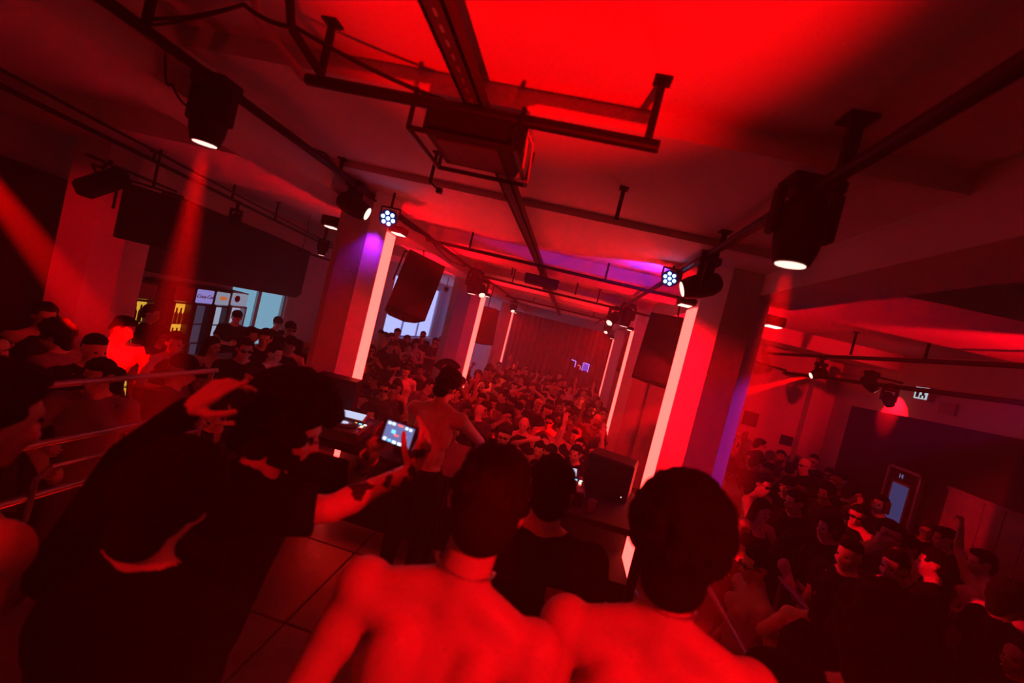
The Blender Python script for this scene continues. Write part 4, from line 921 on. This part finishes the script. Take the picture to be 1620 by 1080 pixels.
# ------------------------------------------------------------------ crowd library
def A(r, l): return {'R': r, 'L': l}
DN_R = ((-.26, -.02, .93), (-.25, 1, 0), (0, -.15, -1), (1, 0, 0), (.3, .33, .36, .4), 1)
DN_L = ((.26, -.02, .93), (.25, 1, 0), (0, -.15, -1), (-1, 0, 0), (.3, .33, .36, .4), -1)
FIST = (.85, .9, .9, .9); OPEN = (.06, .05, .08, .12); GRIP = (.5, .55, .6, .62)
UP_R = ((-.30, -.10, 1.90), (-1, .3, -.3), (0, -.1, 1), (0, -1, 0), OPEN, 1)
UP_L = ((.30, -.10, 1.90), (1, .3, -.3), (0, -.1, 1), (0, -1, 0), OPEN, -1)
FR_R = ((-.10, -.30, 1.20), (-1, .2, -.6), (.25, -1, .3), (1, .2, 0), GRIP, 1)
FR_L = ((.10, -.30, 1.16), (1, .2, -.6), (-.25, -1, .3), (-1, .2, 0), GRIP, -1)
PH_R = ((-.05, -.34, 1.60), (-1, 0, -.8), (0, -.3, 1), (0, -1, .2), GRIP, 1)
HD_R = ((-.16, -.10, 1.72), (-1, -.2, .0), (.8, .3, .4), (.3, 1, -.4), (.3, .3, .3, .3), 1)
HD_L = ((.16, -.10, 1.72), (1, -.2, .0), (-.8, .3, .4), (-.3, 1, -.4), (.3, .3, .3, .3), -1)
CL_R = ((-.045, -.32, 1.40), (-1, .1, -.7), (.1, -.5, 1), (1, 0, 0), OPEN, 1)
CL_L = ((.045, -.32, 1.40), (1, .1, -.7), (-.1, -.5, 1), (-1, 0, 0), OPEN, -1)
FIST_R = ((-.26, -.16, 1.86), (-1, .2, -.5), (0, -.2, 1), (0, -1, 0), FIST, 1)
POSES = {
 'down': dict(arms=A(DN_R, DN_L), headrot=(.10, 0, 0)),
 'down2': dict(arms=A(DN_R, FR_L), headrot=(.18, .05, .35), lean=(.03, .05)),
 'one': dict(arms=A(UP_R, DN_L), headrot=(-.05, 0, -.15), lean=(.05, 0)),
 'both': dict(arms=A(UP_R, UP_L), headrot=(-.15, 0, 0), lean=(0, .04)),
 'drink': dict(arms=A(FR_R, DN_L), headrot=(.15, 0, -.3)),
 'fist': dict(arms=A(FIST_R, FR_L), headrot=(.05, .06, .1), lean=(-.05, .08)),
 'phone': dict(arms=A(PH_R, DN_L), headrot=(.0, 0, 0)),
 'head': dict(arms=A(HD_R, HD_L), headrot=(.2, 0, .1), lean=(0, .06)),
 'fdown': dict(arms=A(DN_R, FR_L), headrot=(.05, 0, .2), fem=True),
 'fone': dict(arms=A(DN_R, UP_L), headrot=(-.05, .05, .15), lean=(.06, 0), fem=True),
 'fclap': dict(arms=A(CL_R, CL_L), headrot=(.1, 0, -.2), fem=True),
 'fside': dict(arms=A(FR_R, FR_L), headrot=(.12, -.08, .55), lean=(-.04, .05), fem=True),
}
POSE_TXT = {'down': 'arms down', 'down2': 'one forearm raised', 'one': 'one open hand up', 'both': 'both hands up', 'drink': 'hand in front', 'fist': 'fist in the air', 'phone': 'holding up a phone', 'head': 'hands behind head', 'fdown': 'forearm bent', 'fone': 'one arm up', 'fclap': 'clapping', 'fside': 'head turned'}
LIB = {}
for nm, d in POSES.items():
    p = pose_from(d); body, J = body_mesh(p, .014, .30, .008, .42)
    tops = {k: top_mesh(p, J, k, .016, .45) for k in (('tee', 'tank', 'loose') if not p['fem'] else ('tank', 'bra', 'tee'))}
    LIB[nm] = (p, body, J, tops)
PANTS = {False: pants_mesh(.022, .5), True: pants_mesh(.022, .5, True)}
HAIRM = {k: hair_mesh(k, .011, .5, 1, i) for i, k in enumerate(('short', 'fade', 'curly', 'long', 'bun', 'cap', 'beanie'))}
SPECS, EYES, CHAIN = specs_mesh(), eyes_mesh(), chain_mesh()
TOPN = {'tee': 't-shirt', 'tank': 'tank top', 'loose': 'loose shirt', 'bra': 'crop top', None: None}
HAIRN = {'short': 'short-haired', 'fade': 'close-cropped', 'curly': 'curly-haired', 'long': 'long-haired', 'bun': 'bun-haired', 'cap': 'capped', 'beanie': 'beanie-wearing', 'bald': 'bald'}
def crowd_person(pos, face, h, pose, top, topc, hair, hairc, skin, specs, chain, tilt=(0, 0)):
    p, body, J, tops = LIB[pose]
    if not body.materials: body.materials.append(SKINS[0])
    o = bpy.data.objects.new('person', body); COL.objects.link(o); o.location = pos; o.scale = (h, h, h)
    o.rotation_euler = (tilt[0], tilt[1], face)
    if body.materials[0] != SKINS[skin]: o.material_slots[0].link = 'OBJECT'; o.material_slots[0].material = SKINS[skin]
    if top: put('shirt', tops[top], CLOTH[topc], o)
    put('trousers', PANTS[p['fem']], DENIM if (int(pos[0]*97) % 3) else CLOTH['black'], o)
    if hair != 'bald': put('hair' if hair not in ('cap', 'beanie') else 'hat', HAIRM[hair], HAIRS[hairc] if hair not in ('cap', 'beanie') else CLOTH['black'], o, J['head'], J['HR'])
    if specs: put('sunglasses', SPECS, shade_m, o, J['head'], J['HR'])
    else: put('eyes', EYES, eye_m, o, J['head'], J['HR'])
    if chain: put('necklace', CHAIN, chain_m, o, J['head'], J['T'])
    o['category'] = 'person'
    return o
phone_case = mat('phone_case', (.015, .015, .018), .3, spec=.5)
def phone(name, c, R, label, w=.075, h=.15, scr=None, group=None):
    r = thing(name, Vector(c), label, 'phone', group)
    part('case', MB().box(c, (w, .009, h), R, .003), phone_case, r)
    part('screen', MB().box(Vector(c) + R @ V(0, .0052, 0), (w*.92, .001, h*.94), R), scr or emat('phone_glow', (.35, .45, 1.0), .8), r)
    return r
# ------------------------------------------------------------------ crowd placement
def project(P):
    d = Vector(P)-CAMP; z = d.dot(_f)
    if z < .1: return None
    return 810+720*d.dot(_r)/z, 540-720*d.dot(_u)/z, z
BLOCK = [(-2.56, -2.04, 4.27, 4.90), (1.07, 1.67, 4.20, 5.15), (-2.95, -2.23, 10.3, 11.2), (1.36, 2.05, 10.3, 11.2), (-3.0, -2.3, 16.6, 17.5), (1.57, 2.27, 16.6, 17.5), (-6.2, -5.34, 4.57, 5.28)]
def free(x, y, m=.30):
    return not any(a-m < x < b+m and c-m < y < d+m for a, b, c, d in BLOCK)
rng = random.Random(11); spots = []
def scatter(x0, x1, y0, y1, n, dmin, zone, zf):
    tries = 0; got = 0
    while got < n and tries < 12000:
        tries += 1; x, y = rng.uniform(x0, x1), rng.uniform(y0, y1)
        if not free(x, y): continue
        if any((x-a)**2+(y-b)**2 < dmin*dmin for a, b, *_ in spots): continue
        q = project((x, y, zf(x, y)+1.6))
        if not q or not (-30 < q[0] < 1650 and -30 < q[1] < 1085): continue
        spots.append((x, y, zf(x, y), zone, q)); got += 1
    return got
for f_ in FIXED_PEOPLE: spots.append((f_[0], f_[1], f_[2], 'fixed', (0, 0, 1)))
scatter(-2.0, 1.0, 5.35, 9.8, 60, .49, 'nave', lambda x, y: 0)
scatter(-2.15, 1.3, 9.8, 17.8, 88, .49, 'nave', lambda x, y: 0)
scatter(-4.6, -3.0, 3.2, 5.2, 7, .5, 'left', lambda x, y: LP)
scatter(-4.55, -3.65, 5.3, 14.0, 24, .49, 'left', lambda x, y: LP)
scatter(-3.15, -2.15, 5.3, 14.0, 24, .49, 'left', lambda x, y: 0)
scatter(2.35, 5.0, 3.3, 9.7, 38, .50, 'right', lambda x, y: RP)
def ordinal(i, n):
    if i == 0: return 'leftmost'
    if i == n-1: return 'rightmost'
    return ['', 'second', 'third', 'fourth', 'fifth', 'sixth', 'seventh', 'eighth'][min(i, 7)] + ' from left'
made = []
for (x, y, z, zone, q) in spots:
    if zone == 'fixed': continue
    fem = rng.random() < .30
    pose = rng.choices(['fdown', 'fone', 'fclap', 'fside'], [5, .4, 1.2, 3])[0] if fem else rng.choices(['down', 'down2', 'one', 'both', 'drink', 'fist', 'phone', 'head'], [7, 6, .6, .3, 3, .5, .35, .25])[0]
    if zone == 'left' and y > 5 and pose in ('one', 'both', 'fist', 'fone', 'phone', 'head'): pose = 'down' if not fem else 'fdown'
    top = rng.choices(['tank', 'bra', 'tee'], [5, 2, 3])[0] if fem else rng.choices(['tee', 'tank', 'loose', None], [6, 2, 1.5, 1.2])[0]
    topc = rng.choices(['black', 'charcoal', 'grey', 'white', 'red'], [9, 3, .9, .7, .5])[0]
    hair = rng.choices(['long', 'bun', 'curly'], [5, 2, 1])[0] if fem else rng.choices(['short', 'fade', 'curly', 'cap', 'bald', 'beanie'], [6, 3, 2, 1.4, .6, .2])[0]
    hairc = rng.choices([0, 1, 2], [6, 3, .5])[0]; skin = rng.choices([0, 1, 2], [5, 4, 1])[0]
    specs = rng.random() < .24; chain = top is None and rng.random() < .5
    tx, ty = -.6 - x + rng.uniform(-.8, .8), 3.6 - y
    if zone == 'left' and rng.random() < .25: tx, ty = rng.uniform(-1, 1), rng.uniform(-1, 1)
    if zone == 'right' and rng.random() < .35: tx, ty = rng.uniform(-1, 1), rng.uniform(-1, .6)
    face = math.atan2(ty, tx)+PI/2 + rng.uniform(-.35, .35)
    h = rng.uniform(.955, 1.06) if not fem else rng.uniform(.90, .97)
    o = crowd_person((x, y, z), face, h, pose, top, topc, hair, hairc, skin, specs, chain, (rng.uniform(-.03, .05), rng.uniform(-.04, .04)))
    if zone == 'nave':
        depth = 'just below the stage' if y < 7 else 'before the middle columns' if y < 9.6 else 'between the middle columns' if y < 11.6 else 'near the far curtain'
        grp = 'dancers on the main floor'
    elif zone == 'left':
        depth = 'near the stage railing' if y < 5.2 else 'by the bar counter' if x < -3.5 else 'beyond first left column'
        grp = 'guests in the left aisle'
    else:
        depth = 'by the stage stairs' if y < 5 and x < 3.4 else 'beside the board screen' if y < 6.6 else 'near the red end wall'
        grp = 'guests in the right aisle'
    hn = ('fair ' if hairc == 2 and hair not in ('cap', 'beanie', 'bald') else '') + HAIRN[hair]
    tn = f'{topc} {TOPN[top]}' if top else 'no shirt'
    far = False
    lab = f"distant dancer in {topc if top else 'no'} {'top' if top else 'shirt'} near the far curtain" if far else f"{hn} {'woman' if False else 'person'} in {tn}{' and sunglasses' if specs else ''}, {POSE_TXT[pose]}, {depth}"
    o['group'] = 'distant dancers near the far curtain' if far else grp
    made.append([o, lab, q, far])
from collections import defaultdict
by = defaultdict(list)
for e in made: by[e[1]].append(e)
for lab, es in by.items():
    es.sort(key=lambda e: e[2][0])
    lab = lab if len(lab.split()) < 13 else lab.replace(' the ', ' ').replace('and sunglasses', 'sunglasses')
    for i, e in enumerate(es): e[0]['label'] = lab if (len(es) == 1 or e[3]) else f'{lab}, {ordinal(i, len(es))}'
for f_ in FIXED_PEOPLE:
    x, y, z, tg, h, pose, top, topc, hair, hairc, skin, sg, ch, lab = f_
    o = crowd_person((x, y, z), math.atan2(tg[1]-y, tg[0]-x)+PI/2, h, pose, top, topc, hair, hairc, skin, sg, ch)
    o['label'] = lab; o['group'] = 'guests one can single out'
# ------------------------------------------------------------------ people on the stage, close to the camera
tattoo = SKINS[0].copy(); tattoo.name = 'skin_tattooed'; nt = tattoo.node_tree; b = nt.nodes['Principled BSDF']
tc = nt.nodes.new('ShaderNodeTexCoord'); vz = nt.nodes.new('ShaderNodeTexNoise'); vz.inputs['Scale'].default_value = 15; vz.inputs['Detail'].default_value = 2
rp = nt.nodes.new('ShaderNodeValToRGB'); rp.color_ramp.elements[0].position = .57; rp.color_ramp.elements[1].position = .61
sx = nt.nodes.new('ShaderNodeSeparateXYZ'); lt = nt.nodes.new('ShaderNodeMath'); lt.operation = 'LESS_THAN'; lt.inputs[1].default_value = -.21
mu = nt.nodes.new('ShaderNodeMath'); mu.operation = 'MULTIPLY'; mx = nt.nodes.new('ShaderNodeMixRGB')
mx.inputs[1].default_value = (.55, .36, .28, 1); mx.inputs[2].default_value = (.02, .015, .02, 1)
L_ = nt.links.new; L_(tc.outputs['Object'], vz.inputs['Vector']); L_(vz.outputs['Fac'], rp.inputs['Fac']); L_(tc.outputs['Object'], sx.inputs[0]); L_(sx.outputs[1], lt.inputs[0])
L_(rp.outputs[0], mu.inputs[0]); L_(lt.outputs[0], mu.inputs[1]); L_(mu.outputs[0], mx.inputs[0]); L_(mx.outputs[0], b.inputs['Base Color'])
def hero(pos, face, h, label, arms, headrot=(0, 0, 0), lean=(0, 0), top=None, topc='black', hair='short', hairc=0, skin=None, fem=False, beard=False, specs=False, chain=False, width=1.05, voxel=.010, nl=0.0, world_arms=(), group='people on the stage'):
    pos = Vector(pos); Rz = Matrix.Rotation(face, 3, 'Z'); inv = Rz.transposed()
    def loc(a):      # arm spec with world target and world directions -> figure space
        t = inv @ (Vector(a[0]) - pos)/h; return (tuple(t), tuple(inv @ Vector(a[1])), inv @ Vector(a[2]) if a[2] else None, inv @ Vector(a[3]) if a[3] else None, a[4], a[5])
    arms = {k: (loc(arms[k]) if k in world_arms else arms[k]) for k in 'RL'}
    p = pose_from(dict(arms=arms, nl=nl, headrot=headrot, lean=lean, fem=fem, width=width))
    body, J = body_mesh(p, voxel, .55, .0045, .6, it=5)
    body.materials.append(skin or SKINS[0]); o = bpy.data.objects.new('person', body); COL.objects.link(o)
    o.location = pos; o.rotation_euler = (0, 0, face); o.scale = (h, h, h); tag(o, label, 'person', group)
    if top: put('shirt', top_mesh(p, J, top, .011, .5), CLOTH[topc], o)
    put('trousers', PANTS[fem], CLOTH['black'], o)
    if hair: put('hair', hair_mesh(hair, .0065, .55, 1, int(pos.x*1000) % 97), HAIRS[hairc], o, J['head'], J['HR'])
    if beard: put('beard', beard_mesh(), HAIRS[0], o, J['head'], J['HR'])
    if specs: put('sunglasses', SPECS, shade_m, o, J['head'], J['HR'])
    else: put('eyes', EYES, eye_m, o, J['head'], J['HR'])
    if chain: put('necklace', CHAIN, chain_m, o, J['head'] + V(0, .0, .01), J['T'])
    return o, J
# the DJ, back to the camera
hero((-.87, 3.50, STZ), PI-.12, 1.035, 'shirtless DJ with dark hat and black trousers, back to camera', A(
    ((-.47, 3.99, 2.02), (1, -.3, -.3), (-.1, 1, -.25), (0, 0, -1), (.35, .35, .4, .4), 1), ((-1.02, 4.02, 2.02), (-1, -.3, -.3), (.05, 1, -.25), (0, 0, -1), (.35, .35, .4, .4), -1)),
    (.38, 0, -.15), (.02, .16), hair='blockcap', world_arms='RL', skin=SKINS[0])
# shirtless man in front of the camera
hero((-.15, 1.0, 1.0), PI+.05, 1.041, nl=.05, label= 'shirtless man with short dark hair in the middle foreground', arms=A(DN_R, DN_L), headrot=(.12, 0, .1), lean=(-.08, .03), hair='short', chain=True, width=1.05)
# shirtless man, right foreground
hero((.385, 1.10, 1.0), PI-.12, 1.045, nl=.05, label= 'shirtless man with curly dark hair and necklace, right foreground', arms=A(DN_R, DN_L), headrot=(.10, 0, -.05), lean=(.03, .02), hair='curly', chain=True, width=1.08)
# man in black tee between them
o5, J5 = hero((.075, 1.72, STZ), PI+.1, 1.055, 'man in black t-shirt with pale back print between the shirtless men', A(FR_R, FR_L), (.15, 0, 0), (0, .06), top='tee', hair='short')
put('back_print', MB().box(V(-.09, .158, 1.36), (.10, .006, .045)).mesh('back_print'), CLOTH['red'], o5)
# man filming with a phone, profile to the right
o1, J1 = hero((-.95, 1.34, 1.0), PI/2-.02+.25, 1.03, 'man with big dark curls, beard and black tee filming with phone', A(
    ((-.40, 1.46, 2.60), (.1, -.8, -1), (.2, .25, 1), (-.9, .4, 0), (.30, .45, .5, .55), 1), ((-.60, 1.62, 2.57), (-.3, .9, -1), (.25, -.1, 1), (.9, -.5, 0), (.35, .45, .5, .55), -1)),
    (.10, 0, .10), (.0, .20), top='loose', hair='bigcurl', beard=True, world_arms='RL', skin=tattoo)
put('bracelet', MB().lathe(J1['elL'].lerp(J1['wrL'], .72), J1['wrL']-J1['elL'], [(0, .037), (.012, .038), (.024, .036)], 18).mesh('bracelet'), chain_m, o1)
# phone in his hands (camera app on screen)
pc = V(-.492, 1.53, 2.685); Rp = Matrix.Rotation(math.radians(-12), 3, 'Z') @ Matrix.Rotation(math.radians(-10), 3, 'X')
ph = thing('smartphone', pc, 'phone with glowing camera screen held up by the filming man', 'phone')
part('case', MB().box(pc, (.150, .012, .085), Rp, .005), phone_case, ph)
part('screen', MB().box(pc + Rp @ V(0, -.0065, 0), (.112, .001, .070), Rp), emat('phone_screen', (.30, .34, .80), .55), ph)
for k, (x, z, w, hh, m_) in enumerate([(-.045, .028, .012, .008, owht), (-.028, .029, .012, .008, owht), (0, .030, .022, .005, ored), (.026, .028, .010, .008, owht), (.042, .027, .010, .008, owht), (-.046, -.028, .012, .010, owht), (-.026, -.029, .014, .008, oblu), (-.006, -.030, .014, .009, owht), (.016, -.030, .014, .009, owht), (.040, -.029, .018, .010, owht), (-.02, .003, .016, .012, oblu), (-.005, -.006, .018, .005, ored), (.03, -.004, .012, .010, oblu), (.032, -.014, .02, .004, ored)]):
    part('screen_icon', MB().box(pc + Rp @ V(x, -.0075, z), (w, .0006, hh), Rp), m_, ph)
# person with a pointing hand, low in front of him
hero((-.82, .90, 1.0), PI+.05, .955, 'black-clad person with pointing hand raised beside the curly man', A(DN_R,
    ((-.915, 1.08, 2.735), (-1, .2, -1), (.62, .1, .72), (.5, .8, -.35), (.05, .42, .55, .5), -1)), (.2, 0, 0), (.0, .1), top='long', hair='curly', world_arms='L')
# bare shoulder at the left picture edge
hero((-1.20, .80, 1.0), PI-.2, 1.03, 'bare-shouldered person cut by the left picture edge', A(DN_R, DN_L), (.1, 0, .2), (0, .05), hair='short')
# dark head low at the right
hero((.98, 1.30, STZ), PI-.5, 1.05, 'dark-haired person blurred at the lower right', A(DN_R, DN_L), (.2, 0, 0), (0, .05), top='tee', topc='black', hair='curly', hairc=1)
# phones in the crowd, and a fan
phone('smartphone', (4.33, 6.22, RP+1.72), Matrix.Rotation(-.8, 3, 'Z'), 'small glowing phone held up near the door', scr=None)
phone('smartphone', (3.30, 3.35, RP+1.12), Matrix.Rotation(2.2, 3, 'Z'), 'phone with blue screen at the right picture edge')
fan = MB(); fc = V(-2.02, 8.15, 1.98); pts = [fc] + [fc + V(.30*math.cos(t), .02, .30*math.sin(t)) for t in [math.radians(40+10*i) for i in range(13)]]
fn = thing('hand_fan', fc, 'big black hand fan held up beyond the left column', 'fan')
part('leaf', MB().extrude(pts, (0, .006, 0)), CLOTH['black'], fn)
for i in range(1, 14, 2): part('rib', MB().cyl(fc + V(0, -.003, 0), pts[i] + V(0, -.003, 0), .004, None, 5), blackm, fn)
fo = crowd_person((-2.08, 8.30, 0), .25, .97, 'fone', 'tank', 'black', 'long', 0, 0, False, False); fo['label'] = 'long-haired woman holding up the big hand fan'; fo['group'] = 'guests one can single out'
